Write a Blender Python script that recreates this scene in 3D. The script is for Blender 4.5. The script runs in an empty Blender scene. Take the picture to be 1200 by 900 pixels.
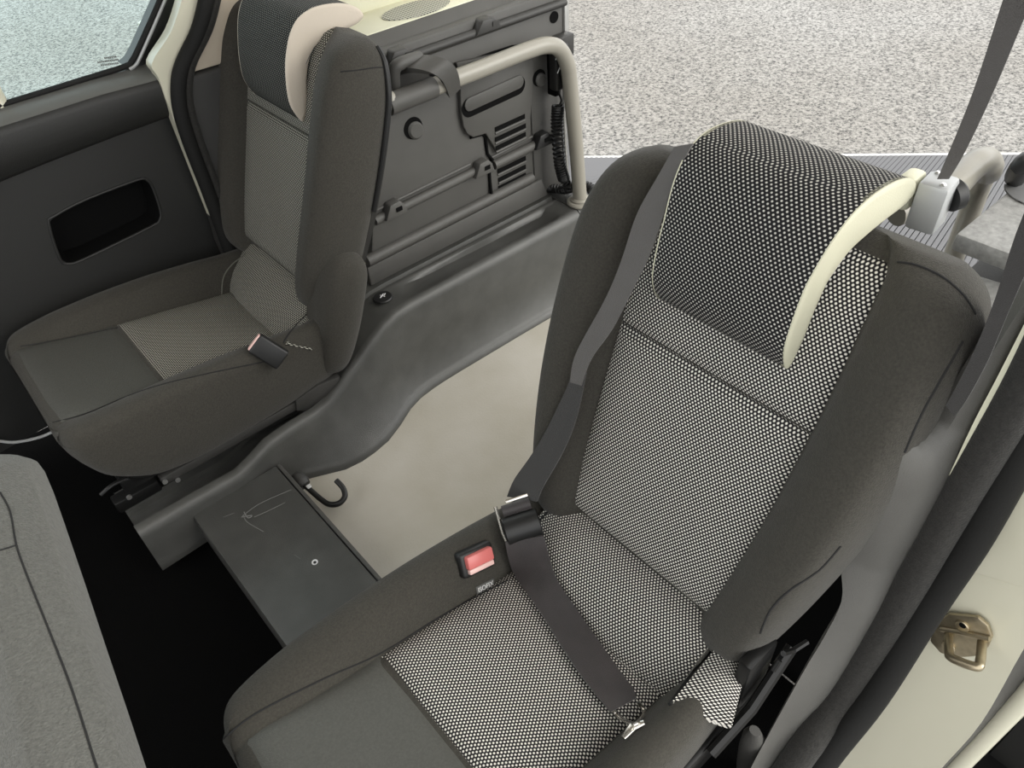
import bpy, bmesh, math, random
from mathutils import Vector, Matrix
from mathutils.bvhtree import BVHTree
random.seed(7)
C = bpy.context.scene.collection
ZO = 1.6                       # height of the photographer's lens above the ground; layout below is measured from the lens

# ------------------------------------------------------------------ camera, sky, exposure
F_PX, YAW, PITCH, ROLL = 890.0, math.radians(51.7), math.radians(-43.35), math.radians(-4.55)
_f = Vector((math.cos(YAW)*math.cos(PITCH), math.sin(YAW)*math.cos(PITCH), math.sin(PITCH)))
_r0 = Vector((math.sin(YAW), -math.cos(YAW), 0)); _u0 = _r0.cross(_f)
_r = math.cos(ROLL)*_r0 + math.sin(ROLL)*_u0
_u = -math.sin(ROLL)*_r0 + math.cos(ROLL)*_u0
cam_d = bpy.data.cameras.new('camera'); cam = bpy.data.objects.new('camera', cam_d); C.objects.link(cam)
cam_d.sensor_width = 36; cam_d.lens = 36*F_PX/1200; cam_d.clip_start = 0.02; cam_d.clip_end = 200
m = Matrix.Identity(4)
for i in range(3):
    m[i][0] = _r[i]; m[i][1] = _u[i]; m[i][2] = -_f[i]
m[2][3] = ZO
cam.matrix_world = m
bpy.context.scene.camera = cam
sc = bpy.context.scene
sc.view_settings.view_transform = 'Standard'; sc.view_settings.look = 'None'
sc.view_settings.gamma = 1; sc.view_settings.use_curve_mapping = False
sc.view_settings.exposure = 1.2
sc.cycles.max_bounces = 8; sc.cycles.diffuse_bounces = 5; sc.cycles.transparent_max_bounces = 12

world = bpy.data.worlds.new('overcast_sky'); sc.world = world; world.use_nodes = True
wn = world.node_tree.nodes; wl = world.node_tree.links; wn.clear()
tc = wn.new('ShaderNodeTexCoord'); sx = wn.new('ShaderNodeSeparateXYZ'); rp = wn.new('ShaderNodeValToRGB')
bg = wn.new('ShaderNodeBackground'); wo = wn.new('ShaderNodeOutputWorld')
wl.new(tc.outputs['Generated'], sx.inputs[0]); wl.new(sx.outputs['Z'], rp.inputs[0]); wl.new(rp.outputs[0], bg.inputs[0]); wl.new(bg.outputs[0], wo.inputs[0])
rp.color_ramp.elements[0].position = 0.0; rp.color_ramp.elements[0].color = (0.80, 0.82, 0.84, 1)
rp.color_ramp.elements[1].position = 0.8; rp.color_ramp.elements[1].color = (1.0, 0.99, 0.96, 1)
bg.inputs[1].default_value = 1.0
sun_d = bpy.data.lights.new('hazy_sun', 'SUN'); sun = bpy.data.objects.new('hazy_sun', sun_d); C.objects.link(sun)
sun_d.energy = 0.95; sun_d.angle = math.radians(40); sun_d.color = (1, 0.97, 0.9)
sun.rotation_euler = Vector((-0.45, 0.80, -0.48)).to_track_quat('-Z', 'Y').to_euler()   # low, from the near side and a little behind

# ------------------------------------------------------------------ layout helpers (lens-centred metres)
def ray(u, v): return (_r*((u-600)/F_PX) - _u*((v-450)/F_PX) + _f)
def onz(u, v, z): d = ray(u, v); return d*(z/d.z)
def ony(u, v, y): d = ray(u, v); return d*(y/d.y)
def onx(u, v, x): d = ray(u, v); return d*(x/d.x)
def V(*a): return Vector(a)

# ------------------------------------------------------------------ materials
def mat(name, col, rough=0.6, metal=0.0, spec=0.5, bump=0.0, bscale=300, var=0.0, vscale=8, sheen=0.0, coat=0.0, vcol=None):
    M = bpy.data.materials.new(name); M.use_nodes = True
    n = M.node_tree.nodes; l = M.node_tree.links; b = n['Principled BSDF']
    b.inputs['Base Color'].default_value = (*col, 1); b.inputs['Roughness'].default_value = rough
    b.inputs['Metallic'].default_value = metal; b.inputs['Specular IOR Level'].default_value = spec
    if sheen: b.inputs['Sheen Weight'].default_value = sheen; b.inputs['Sheen Roughness'].default_value = 0.5
    if coat: b.inputs['Coat Weight'].default_value = coat
    t = n.new('ShaderNodeTexCoord')
    if bump:
        z = n.new('ShaderNodeTexNoise'); z.inputs['Scale'].default_value = bscale; z.inputs['Detail'].default_value = 2
        l.new(t.outputs['Object'], z.inputs['Vector'])
        k = n.new('ShaderNodeBump'); k.inputs['Strength'].default_value = bump; k.inputs['Distance'].default_value = 0.002
        l.new(z.outputs[0], k.inputs['Height']); l.new(k.outputs[0], b.inputs['Normal'])
    if var:
        z = n.new('ShaderNodeTexNoise'); z.inputs['Scale'].default_value = vscale; z.inputs['Detail'].default_value = 6
        l.new(t.outputs['Object'], z.inputs['Vector'])
        r = n.new('ShaderNodeValToRGB'); l.new(z.outputs[0], r.inputs[0])
        lo = [c*(1-var) for c in col]; hi = [min(1, c*(1+var)) for c in (vcol or col)]
        r.color_ramp.elements[0].position = 0.3; r.color_ramp.elements[0].color = (*lo, 1)
        r.color_ramp.elements[1].position = 0.7; r.color_ramp.elements[1].color = (*hi, 1)
        l.new(r.outputs[0], b.inputs['Base Color'])
    return M

def dot_fabric(name, base, dot, pitch, rad, soft=0.10):
    """knitted fabric: staggered rows of light stitches on a dark ground, laid out in metres along the cloth"""
    M = bpy.data.materials.new(name); M.use_nodes = True
    n = M.node_tree.nodes; l = M.node_tree.links; b = n['Principled BSDF']
    uv = n.new('ShaderNodeUVMap'); uv.uv_map = 'UVMap'
    dist = []
    for off in ((0, 0), (0.5, 0.5)):
        mp = n.new('ShaderNodeMapping'); mp.inputs['Scale'].default_value = (1/pitch, 1/(pitch*1.45), 1); mp.inputs['Location'].default_value = (*off, 0)
        l.new(uv.outputs[0], mp.inputs['Vector'])
        fr = n.new('ShaderNodeVectorMath'); fr.operation = 'FRACTION'; l.new(mp.outputs[0], fr.inputs[0])
        sb = n.new('ShaderNodeVectorMath'); sb.operation = 'SUBTRACT'; sb.inputs[1].default_value = (0.5, 0.5, 0); l.new(fr.outputs[0], sb.inputs[0])
        ml = n.new('ShaderNodeVectorMath'); ml.operation = 'MULTIPLY'; ml.inputs[1].default_value = (1, 1.45, 0); l.new(sb.outputs[0], ml.inputs[0])
        ln = n.new('ShaderNodeVectorMath'); ln.operation = 'LENGTH'; l.new(ml.outputs[0], ln.inputs[0])
        dist.append(ln.outputs['Value'])
    mn = n.new('ShaderNodeMath'); mn.operation = 'MINIMUM'; l.new(dist[0], mn.inputs[0]); l.new(dist[1], mn.inputs[1])
    mr = n.new('ShaderNodeMapRange'); mr.inputs['From Min'].default_value = rad+soft; mr.inputs['From Max'].default_value = rad-soft
    l.new(mn.outputs[0], mr.inputs['Value'])
    mx = n.new('ShaderNodeMix'); mx.data_type = 'RGBA'; mx.inputs[6].default_value = (*base, 1); mx.inputs[7].default_value = (*dot, 1)
    l.new(mr.outputs[0], mx.inputs[0]); l.new(mx.outputs[2], b.inputs['Base Color'])
    bp = n.new('ShaderNodeBump'); bp.inputs['Strength'].default_value = 0.4; bp.inputs['Distance'].default_value = 0.001
    l.new(mr.outputs[0], bp.inputs['Height']); l.new(bp.outputs[0], b.inputs['Normal'])
    b.inputs['Roughness'].default_value = 0.85; b.inputs['Specular IOR Level'].default_value = 0.2
    return M

FAB = mat('charcoal_fabric', (0.042, 0.039, 0.032), 0.8, spec=0.25, bump=0.6, bscale=700, sheen=0.12, var=0.22, vscale=330)
FABG = mat('grey_fabric', (0.115, 0.115, 0.105), 0.85, spec=0.2, bump=0.7, bscale=700, sheen=0.1, var=0.16, vscale=380)
FABP = mat('smooth_charcoal_panel', (0.078, 0.078, 0.070), 0.55, spec=0.4, bump=0.5, bscale=800, var=0.12, vscale=300)
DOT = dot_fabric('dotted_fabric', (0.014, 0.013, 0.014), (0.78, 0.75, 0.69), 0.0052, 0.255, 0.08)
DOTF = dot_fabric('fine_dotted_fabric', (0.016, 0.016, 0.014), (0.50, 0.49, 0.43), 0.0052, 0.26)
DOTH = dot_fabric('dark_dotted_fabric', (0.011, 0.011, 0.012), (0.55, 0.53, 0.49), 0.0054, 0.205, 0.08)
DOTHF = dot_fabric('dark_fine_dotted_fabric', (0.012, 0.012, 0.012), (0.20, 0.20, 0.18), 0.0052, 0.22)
CREAMF = mat('cream_vinyl', (0.58, 0.565, 0.43), 0.6, bump=0.2, bscale=500)
CREAMF2 = mat('pale_beige_vinyl', (0.60, 0.53, 0.44), 0.6, bump=0.2, bscale=500)
SEAM = mat('seam_thread', (0.012, 0.012, 0.012), 0.9)
SEAML = mat('worn_seam_thread', (0.12, 0.12, 0.10), 0.9)
PLA = mat('dark_grey_plastic', (0.075, 0.073, 0.068), 0.5, bump=0.35, bscale=900, var=0.08, vscale=12)
TRIMG = mat('mid_grey_plastic', (0.095, 0.093, 0.086), 0.5, bump=0.35, bscale=900, var=0.08, vscale=12)
PLD = mat('charcoal_plastic', (0.035, 0.034, 0.032), 0.5, bump=0.3, bscale=900)
PLDOOR = mat('door_plastic', (0.017, 0.017, 0.016), 0.5, bump=0.35, bscale=800)
PLR = mat('ledge_plastic', (0.062, 0.062, 0.058), 0.38, bump=0.3, bscale=700, var=0.15, vscale=20)
BLK = mat('black_plastic', (0.010, 0.010, 0.010), 0.45)
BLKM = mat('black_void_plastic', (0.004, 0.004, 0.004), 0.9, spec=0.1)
BLKMET = mat('black_metal', (0.02, 0.02, 0.02), 0.3, metal=0.6)
RUB = mat('black_rubber', (0.010, 0.010, 0.0095), 0.7, spec=0.25, bump=0.2, bscale=600)
RUBF = mat('flocked_rubber', (0.022, 0.021, 0.019), 0.8, spec=0.3, bump=0.6, bscale=500, sheen=0.1, var=0.3, vscale=200)
CARPET = mat('black_carpet', (0.0035, 0.0035, 0.0035), 1.0, spec=0.02, bump=0.5, bscale=400)
PAINT = mat('cream_paint', (0.66, 0.64, 0.51), 0.3, coat=0.4)
BEIGE = mat('beige_trim', (0.52, 0.45, 0.36), 0.6, bump=0.2, bscale=600)
CREAMT = mat('cream_trim', (0.72, 0.71, 0.55), 0.55, bump=0.2, bscale=600)
BAR = mat('putty_coated_metal', (0.29, 0.275, 0.235), 0.33, bump=0.05, bscale=300)
CHROME = mat('worn_chrome', (0.70, 0.68, 0.63), 0.25, metal=1.0, var=0.15, vscale=60)
STEEL = mat('brushed_steel', (0.62, 0.62, 0.61), 0.3, metal=0.9, var=0.1, vscale=40)
ALU = mat('pale_grey_metal', (0.45, 0.46, 0.46), 0.4, metal=0.3)
ZINC = mat('golden_zinc_steel', (0.42, 0.36, 0.25), 0.33, metal=0.85, var=0.2, vscale=60)
WEB = mat('belt_webbing', (0.022, 0.020, 0.019), 0.55, spec=0.5, bump=0.5, bscale=1200, sheen=0.25)
WEBB = mat('plum_belt_webbing', (0.021, 0.0155, 0.016), 0.45, spec=0.6, bump=0.4, bscale=1200, sheen=0.3, var=0.35, vscale=25)
WEBG = mat('greyed_belt_webbing', (0.085, 0.078, 0.074), 0.6, bump=0.5, bscale=1200, sheen=0.3)
RED = mat('red_button_plastic', (0.62, 0.16, 0.15), 0.35)
PINK = mat('faded_pink_plastic', (0.75, 0.50, 0.46), 0.35)
SHELFG = mat('speckled_grey_trim', (0.38, 0.38, 0.37), 0.6, var=0.2, vscale=150, bump=0.2, bscale=300)
WHITE = mat('white_print', (0.7, 0.7, 0.7), 0.6)
TAG = mat('grey_tag', (0.09, 0.09, 0.085), 0.7)

RAMP = mat('ramp_metal', (0.27, 0.27, 0.275), 0.45, metal=0.2)
RIB = mat('grey_rib', (0.09, 0.09, 0.095), 0.5)
SILL_LIT = mat('sill_lit_plastic', (0.13, 0.13, 0.122), 0.35, bump=0.25, bscale=800)  # door sill plastic lightened: light from the window put into the colour
SCR = mat('scratched_plastic', (0.17, 0.17, 0.163), 0.6)
# beige vinyl floor
FLOOR = mat('beige_grey_vinyl', (0.44, 0.41, 0.335), 0.5, bump=0.15, bscale=250, var=0.04, vscale=4.5, vcol=(0.52, 0.495, 0.44))
# platform with scratches is plain plastic; the scratches are separate marks
# asphalt / rough concrete
GROUND = bpy.data.materials.new('rough_concrete'); GROUND.use_nodes = True
n = GROUND.node_tree.nodes; l = GROUND.node_tree.links; b = n['Principled BSDF']
t = n.new('ShaderNodeTexCoord')
z1 = n.new('ShaderNodeTexNoise'); z1.inputs['Scale'].default_value = 66; z1.inputs['Detail'].default_value = 5; z1.inputs['Roughness'].default_value = 0.75
z2 = n.new('ShaderNodeTexNoise'); z2.inputs['Scale'].default_value = 0.55; z2.inputs['Detail'].default_value = 4
for z in (z1, z2): l.new(t.outputs['Object'], z.inputs['Vector'])
r1 = n.new('ShaderNodeValToRGB'); l.new(z1.outputs[0], r1.inputs[0])
e = r1.color_ramp.elements; e[0].position = 0.39; e[0].color = (0.05, 0.05, 0.05, 1); e[1].position = 0.62; e[1].color = (0.42, 0.412, 0.395, 1)
em = r1.color_ramp.elements.new(0.47); em.color = (0.235, 0.23, 0.22, 1)
r2 = n.new('ShaderNodeValToRGB'); l.new(z2.outputs[0], r2.inputs[0])
e = r2.color_ramp.elements; e[0].position = 0.35; e[0].color = (0.82, 0.80, 0.77, 1); e[1].position = 0.62; e[1].color = (1, 1, 1, 1)
mx = n.new('ShaderNodeMix'); mx.data_type = 'RGBA'; mx.blend_type = 'MULTIPLY'; mx.inputs[0].default_value = 1
l.new(r1.outputs[0], mx.inputs[6]); l.new(r2.outputs[0], mx.inputs[7]); l.new(mx.outputs[2], b.inputs['Base Color'])
bp = n.new('ShaderNodeBump'); bp.inputs['Strength'].default_value = 0.6; bp.inputs['Distance'].default_value = 0.01
l.new(z1.outputs[0], bp.inputs['Height']); l.new(bp.outputs[0], b.inputs['Normal']); b.inputs['Roughness'].default_value = 0.8

# tinted thin glass
GLASS = bpy.data.materials.new('blue_tinted_glass'); GLASS.use_nodes = True
n = GLASS.node_tree.nodes; l = GLASS.node_tree.links; n.clear()
o = n.new('ShaderNodeOutputMaterial'); mxs = n.new('ShaderNodeMixShader'); tr = n.new('ShaderNodeBsdfTransparent'); gl = n.new('ShaderNodeBsdfGlossy'); fr = n.new('ShaderNodeFresnel')
tr.inputs[0].default_value = (0.90, 0.99, 1.0, 1); gl.inputs['Roughness'].default_value = 0.02; fr.inputs[0].default_value = 1.3
l.new(fr.outputs[0], mxs.inputs[0]); l.new(tr.outputs[0], mxs.inputs[1]); l.new(gl.outputs[0], mxs.inputs[2]); l.new(mxs.outputs[0], o.inputs[0])

# perforated speaker grille
GRILLE = bpy.data.materials.new('perforated_grille'); GRILLE.use_nodes = True
n = GRILLE.node_tree.nodes; l = GRILLE.node_tree.links; b = n['Principled BSDF']
t = n.new('ShaderNodeTexCoord'); vo = n.new('ShaderNodeTexVoronoi'); vo.inputs['Scale'].default_value = 130; vo.inputs['Randomness'].default_value = 0.0
l.new(t.outputs['Object'], vo.inputs['Vector'])
r = n.new('ShaderNodeValToRGB'); l.new(vo.outputs['Distance'], r.inputs[0]); r.color_ramp.elements[0].position = 0.30; r.color_ramp.elements[0].color = (0.03, 0.03, 0.025, 1)
r.color_ramp.elements[1].position = 0.40; r.color_ramp.elements[1].color = (0.42, 0.42, 0.36, 1); l.new(r.outputs[0], b.inputs['Base Color'])

GRILLE2 = GRILLE.copy(); GRILLE2.name = 'grey_perforated_grille'
for nn_ in GRILLE2.node_tree.nodes:
    if nn_.type == 'VALTORGB': nn_.color_ramp.elements[1].color = (0.16, 0.16, 0.16, 1); nn_.color_ramp.elements[0].color = (0.008, 0.008, 0.008, 1)
    if nn_.type == 'TEX_VORONOI': nn_.inputs['Scale'].default_value = 90

# ------------------------------------------------------------------ mesh helpers
def crv(pts, k, closed=False):
    """Catmull-Rom through points, k sub-steps"""
    pts = [Vector(p) for p in pts]; N = len(pts); out = []
    rng = N if closed else N-1
    for i in range(rng):
        if closed: p0, p1, p2, p3 = pts[i-1], pts[i], pts[(i+1) % N], pts[(i+2) % N]
        else: p0, p1, p2, p3 = pts[max(i-1, 0)], pts[i], pts[i+1], pts[min(i+2, N-1)]
        for j in range(k):
            t = j/k
            out.append(0.5*((2*p1)+(p2-p0)*t+(2*p0-5*p1+4*p2-p3)*t*t+(3*p1-p0-3*p2+p3)*t**3))
    if not closed: out.append(pts[-1].copy())
    return out

def add_loft(bm, rings, cap=True, closed=True, uvs=None):
    lay = bm.loops.layers.uv.new('UVMap') if uvs else None
    vs = [[bm.verts.new(p) for p in r] for r in rings]
    N = len(rings[0])
    for i in range(len(rings)-1):
        for j in range(N if closed else N-1):
            q = ((i, j), (i, (j+1) % N), (i+1, (j+1) % N), (i+1, j))
            f = bm.faces.new([vs[a][b_] for a, b_ in q])
            if uvs:
                for lp, (a, b_) in zip(f.loops, q): lp[lay].uv = uvs[a][b_]
    if cap and closed:
        bm.faces.new(vs[0]); bm.faces.new(list(reversed(vs[-1])))
    return vs

def add_tube(bm, path, r, seg=10, cap=True, flat=1.0, up=None):
    path = [Vector(p) for p in path]; rings = []
    t0 = (path[1]-path[0]).normalized()
    a = Vector(up) if up else (Vector((0, 0, 1)) if abs(t0.z) < 0.9 else Vector((1, 0, 0)))
    nrm = (a - t0*a.dot(t0)).normalized()
    for i, p in enumerate(path):
        t = (path[min(i+1, len(path)-1)]-path[max(i-1, 0)])
        if t.length < 1e-9: t = t0
        t = t.normalized(); nrm = (nrm - t*nrm.dot(t)).normalized(); bn = t.cross(nrm)
        rr = r[i] if isinstance(r, (list, tuple)) else r
        rings.append([p + rr*(math.cos(k*2*math.pi/seg)*bn + flat*math.sin(k*2*math.pi/seg)*nrm) for k in range(seg)])
    add_loft(bm, rings, cap)

def add_box(bm, c, size, axes=None, bevel=0.0, seg=2):
    ax = axes or (V(1, 0, 0), V(0, 1, 0), V(0, 0, 1)); c = Vector(c)
    tmp = bmesh.new()
    vs = {}
    for i in (-1, 1):
        for j in (-1, 1):
            for k in (-1, 1):
                vs[i, j, k] = tmp.verts.new(c + ax[0]*(i*size[0]/2) + ax[1]*(j*size[1]/2) + ax[2]*(k*size[2]/2))
    for f in (((-1,-1,-1),(-1,-1,1),(-1,1,1),(-1,1,-1)), ((1,-1,-1),(1,1,-1),(1,1,1),(1,-1,1)), ((-1,-1,-1),(1,-1,-1),(1,-1,1),(-1,-1,1)),
              ((-1,1,-1),(-1,1,1),(1,1,1),(1,1,-1)), ((-1,-1,-1),(-1,1,-1),(1,1,-1),(1,-1,-1)), ((-1,-1,1),(1,-1,1),(1,1,1),(-1,1,1))):
        tmp.faces.new([vs[q] for q in f])
    if bevel: bmesh.ops.bevel(tmp, geom=tmp.edges[:], offset=bevel, segments=seg, affect='EDGES', profile=0.5)
    merge(bm, tmp)

def merge(bm, tmp):
    me = bpy.data.meshes.new('tmp'); tmp.to_mesh(me); tmp.free(); bm.from_mesh(me); bpy.data.meshes.remove(me)

def add_prism(bm, poly, ext, bevel=0.0, seg=2):
    """polygon (3-D points, planar) extruded by vector ext"""
    tmp = bmesh.new(); ext = Vector(ext)
    a = [tmp.verts.new(Vector(p)) for p in poly]; b_ = [tmp.verts.new(Vector(p)+ext) for p in poly]; N = len(a)
    tmp.faces.new(a); tmp.faces.new(list(reversed(b_)))
    for i in range(N): tmp.faces.new((a[i], b_[i], b_[(i+1) % N], a[(i+1) % N]))
    bmesh.ops.recalc_face_normals(tmp, faces=tmp.faces[:])
    if bevel: bmesh.ops.bevel(tmp, geom=tmp.edges[:], offset=bevel, segments=seg, affect='EDGES', profile=0.5)
    merge(bm, tmp)

def add_disc(bm, c, nrm, r, h, seg=28, bevel=0.0, ry=None, upv=None):
    c = Vector(c); nrm = Vector(nrm).normalized(); u = (Vector(upv) if upv else nrm.orthogonal()).normalized(); u = (u-nrm*u.dot(nrm)).normalized(); w = nrm.cross(u)
    ry = ry or r
    prof = [(1, 0), (1, h-bevel), (1-bevel/r, h)] if bevel else [(1, 0), (1, h)]
    rings = [[c + nrm*z + u*(r*s*math.cos(k*2*math.pi/seg)) + w*(ry*s*math.sin(k*2*math.pi/seg)) for k in range(seg)] for s, z in prof]
    add_loft(bm, rings)

def add_strip(bm, A, B, th, nrm=None, uvs=False):
    """band between two 3-D edge curves, given a thickness along nrm"""
    A = [Vector(p) for p in A]; B = [Vector(p) for p in B]; rings = []
    for i in range(len(A)):
        if nrm is None:
            t = A[min(i+1, len(A)-1)]-A[max(i-1, 0)]; k = t.cross(B[i]-A[i]).normalized()
            if k.dot(-(A[i]+B[i])) < 0: k = -k
        elif isinstance(nrm, list): k = Vector(nrm[i])
        else: k = Vector(nrm)
        rings.append([A[i], B[i], B[i]-k*th, A[i]-k*th])
    add_loft(bm, rings)

def obj(name, bm, material, parent=None, sharp=38, origin=None, loc_root=None):
    bmesh.ops.recalc_face_normals(bm, faces=bm.faces[:])
    me = bpy.data.meshes.new(name)
    off = Vector((0, 0, ZO))
    if parent is not None: base = root_loc(parent)
    else:
        xs = [v.co for v in bm.verts]
        lo = Vector([min(p[i] for p in xs) for i in range(3)]); hi = Vector([max(p[i] for p in xs) for i in range(3)])
        base = Vector(((lo.x+hi.x)/2, (lo.y+hi.y)/2, lo.z+ZO))
    for v in bm.verts: v.co = v.co + off - base
    bm.to_mesh(me); bm.free()
    me.polygons.foreach_set('use_smooth', [True]*len(me.polygons))
    me.set_sharp_from_angle(angle=math.radians(sharp))
    o = bpy.data.objects.new(name, me); C.objects.link(o)
    for mm in (material if isinstance(material, (list, tuple)) else [material]): me.materials.append(mm)
    if parent is not None: o.parent = parent
    else: o.location = base
    return o

def root_loc(o):
    p = Vector(o.location); q = o.parent
    while q is not None: p += Vector(q.location); q = q.parent
    return p

def thing(name, label, cat, loc, group=None):
    o = bpy.data.objects.new(name, None); C.objects.link(o); o.empty_display_size = 0.05
    o.location = Vector(loc)+Vector((0, 0, ZO)); o['label'] = label; o['category'] = cat
    if group: o['group'] = group
    return o
def tag(o, label, cat, group=None):
    o['label'] = label; o['category'] = cat
    if group: o['group'] = group
    return o
def struct(name, bm, material, label=None, parent=None, sharp=38):
    o = obj(name, bm, material, parent, sharp)
    if parent is None:
        o['kind'] = 'structure'
        if label: o['label'] = label
    return o
def empty_struct(name, loc, label):
    o = bpy.data.objects.new(name, None); C.objects.link(o); o.location = Vector(loc)+Vector((0, 0, ZO)); o['kind'] = 'structure'; o['label'] = label
    return o

def bvh(objs):
    out = []
    for o in objs:
        b_ = bmesh.new(); b_.from_mesh(o.data); p = root_loc(o)-Vector((0, 0, ZO))
        for v in b_.verts: v.co = v.co+p
        out.append(BVHTree.FromBMesh(b_)); b_.free()
    return out
def hit(u, v, trees):
    d = ray(u, v).normalized(); best = None
    for t in trees:
        h = t.ray_cast(Vector((0, 0, 0)), d)
        if h[0] is not None and (best is None or h[3] < best[2]):
            nn = h[1] if h[1].dot(d) < 0 else -h[1]
            best = (h[0], nn, h[3])
    return best
def on_surface(pix, trees, lift=0.0, k=4):
    """points of a line lying on the surface seen along these sight lines"""
    uv = crv([V(a, b_, 0) for a, b_ in pix], k) if k > 1 else [V(a, b_, 0) for a, b_ in pix]
    out = []
    for q in uv:
        h = hit(q.x, q.y, trees)
        if h: out.append(h[0]+h[1]*lift)
    return out
def seam(parent, pix, trees, r=0.0014, material=None, name='seam'):
    p = on_surface(pix, trees, 0.0)
    if len(p) < 3: return
    q = [p[0]]
    for a in p[1:]:
        if (a-q[-1]).length < 0.09: q.append(a)
    bm = bmesh.new(); add_tube(bm, q, r, 6)
    return obj(name, bm, material or SEAM, parent)

# ================================================================== SETTING
FZ, GZ = -1.30, -1.60
bm = bmesh.new(); add_box(bm, (4, 6, GZ-0.05), (30, 30, 0.1)); struct('ground', bm, GROUND, 'rough grey concrete ground outside the van')

# van floor: beige vinyl where the wheelchair stands, black carpet in front
bm = bmesh.new(); add_prism(bm, [V(0.27, 0.42, FZ), V(1.42, 0.42, FZ), V(1.42, 1.42, FZ), V(0.27, 1.42, FZ)], (0, 0, -0.05)); struct('floor', bm, FLOOR, 'beige grey vinyl floor between the two rear seats')
bm = bmesh.new(); add_box(bm, (-0.70, 0.92, FZ-0.06), (1.93, 1.8, 0.06)); add_prism(bm, [V(0.265, 0.06, FZ), V(0.70, 0.06, FZ), V(0.70, 0.42, FZ), V(0.265, 0.42, FZ)], (0, 0, -0.05)); struct('floor_carpet', bm, CARPET, 'black carpet of the front footwell')
bm = bmesh.new(); add_box(bm, (0.40, 0.92, 0.30), (2.1, 1.75, 0.05), bevel=0.02); struct('ceiling', bm, BEIGE, 'roof lining of the van')
# front bulkhead below the windscreen
bm = bmesh.new(); add_box(bm, (-1.45, 0.92, -0.95), (0.06, 1.75, 0.8), bevel=0.01); struct('wall_front', bm, PLD, 'dashboard wall at the front of the cabin')

# ---- ribbed ramp behind the van
def poly_ramp():
    root = thing('loading_ramp', 'ribbed pale metal ramp lying on the ground behind the van', 'ramp', (2.2, 1.4, GZ))
    a, b_ = onz(660, 187, -1.585), onz(1330, 182, -1.585)
    c, d = V(1.42, 0.05, -1.36), V(1.42, 2.1, -1.36)
    N = 110; bm = bmesh.new()
    tmp = bmesh.new(); add_loft(tmp, [[d.lerp(c, k/N), a.lerp(b_, k/N), a.lerp(b_, k/N)-V(0, 0, .012), d.lerp(c, k/N)-V(0, 0, .012)] for k in range(N+1)]); merge(bm, tmp)
    tmp = bmesh.new()
    for k in range(N):
        t = (k+0.5)/N; p = d.lerp(c, t); q = a.lerp(b_, t)
        w = (c-d).length/N*0.36; s = Vector((0, 1, 0))
        add_prism(tmp, [p-s*w, p+s*w, q+s*w*1.2, q-s*w*1.2], (0, 0, 0.010))
    for f in tmp.faces: f.material_index = 1
    merge(bm, tmp); obj('deck', bm, [RAMP, RIB], root)
    bm = bmesh.new(); add_tube(bm, [a+V(0, 0, .004), b_+V(0, 0, .004)], 0.012, 8); obj('edge_strip', bm, STEEL, root)
poly_ramp()

# ================================================================== FAR SIDE: wall, door, pillar
YD = 1.74
far = empty_struct('wall_left', (0.9, 1.38, FZ), 'dark grey moulded luggage side panel on the far side')
YP = 1.36
def P(x, z, d=0.0): return V(x, YP-d, z)
def pq(u, v, d=0.0): return ony(u, v, YP-d)
def plate(bm, pts, d0, d1, bevel=0.004):
    add_prism(bm, [P(x, z, d0) for x, z in pts], (0, -(d1-d0), 0), bevel)
# main panel sheet
bm = bmesh.new(); plate(bm, [(0.66, -1.10), (1.315, -1.10), (1.315, -0.545), (0.80, -0.545)], -0.03, 0, 0.006); obj('panel', bm, PLA, far)
# chamfer and dark strip up to the shelf, rail along it
bm = bmesh.new()
add_strip(bm, [V(0.80, 1.352, -0.575), V(1.315, 1.352, -0.575)], [V(0.80, 1.42, -0.525), V(1.315, 1.42, -0.525)], 0.01); obj('upper_strip', bm, PLA, far)
bm = bmesh.new()
add_tube(bm, [P(0.80, -0.568, 0.006), P(1.312, -0.572, 0.006)], 0.011, 12, flat=0.8)
add_tube(bm, [P(0.80, -0.553, -0.012), P(1.312, -0.556, -0.012)], 0.005, 8); obj('rail', bm, PLD, far)
for x in (0.845, 1.075):
    bm = bmesh.new(); pts = [(x-0.04, -0.572), (x-0.018, -0.545), (x+0.012, -0.545), (x+0.036, -0.572)]
    plate(bm, pts, -0.01, 0.022, 0.004); add_box(bm, P(x+0.016, -0.558, 0.022), (0.018, 0.004, 0.010)); obj('clip', bm, PLD, far)
# lower rails
bm = bmesh.new(); add_tube(bm, [P(0.715, -0.886, 0.006), P(1.052, -0.878, 0.006)], 0.011, 12); add_tube(bm, [P(0.715, -0.867, 0.0), P(1.0, -0.860, 0.0)], 0.004, 8); obj('rail', bm, PLA, far)
bm = bmesh.new(); add_tube(bm, [P(1.066, -0.886, 0.006), P(1.205, -0.884, 0.006), P(1.27, -0.882, 0.012)], 0.012, 12); add_tube(bm, [P(1.062, -0.868, 0), P(1.2, -0.862, 0)], 0.004, 8); obj('rail', bm, PLA, far)
for x, mm in ((0.765, PLA), (1.025, PLA), (1.222, BLK)):
    bm = bmesh.new(); pts = [(x-0.032, -0.89), (x-0.014, -0.856), (x+0.012, -0.854), (x+0.024, -0.868), (x+0.03, -0.89)]
    plate(bm, pts, 0, 0.026, 0.004); obj('clip', bm, mm, far)
    bm = bmesh.new(); add_box(bm, P(x+0.006, -0.872, 0.0265), (0.016, 0.003, 0.010)); obj('clip_slot', bm, BLKM, far)
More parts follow.
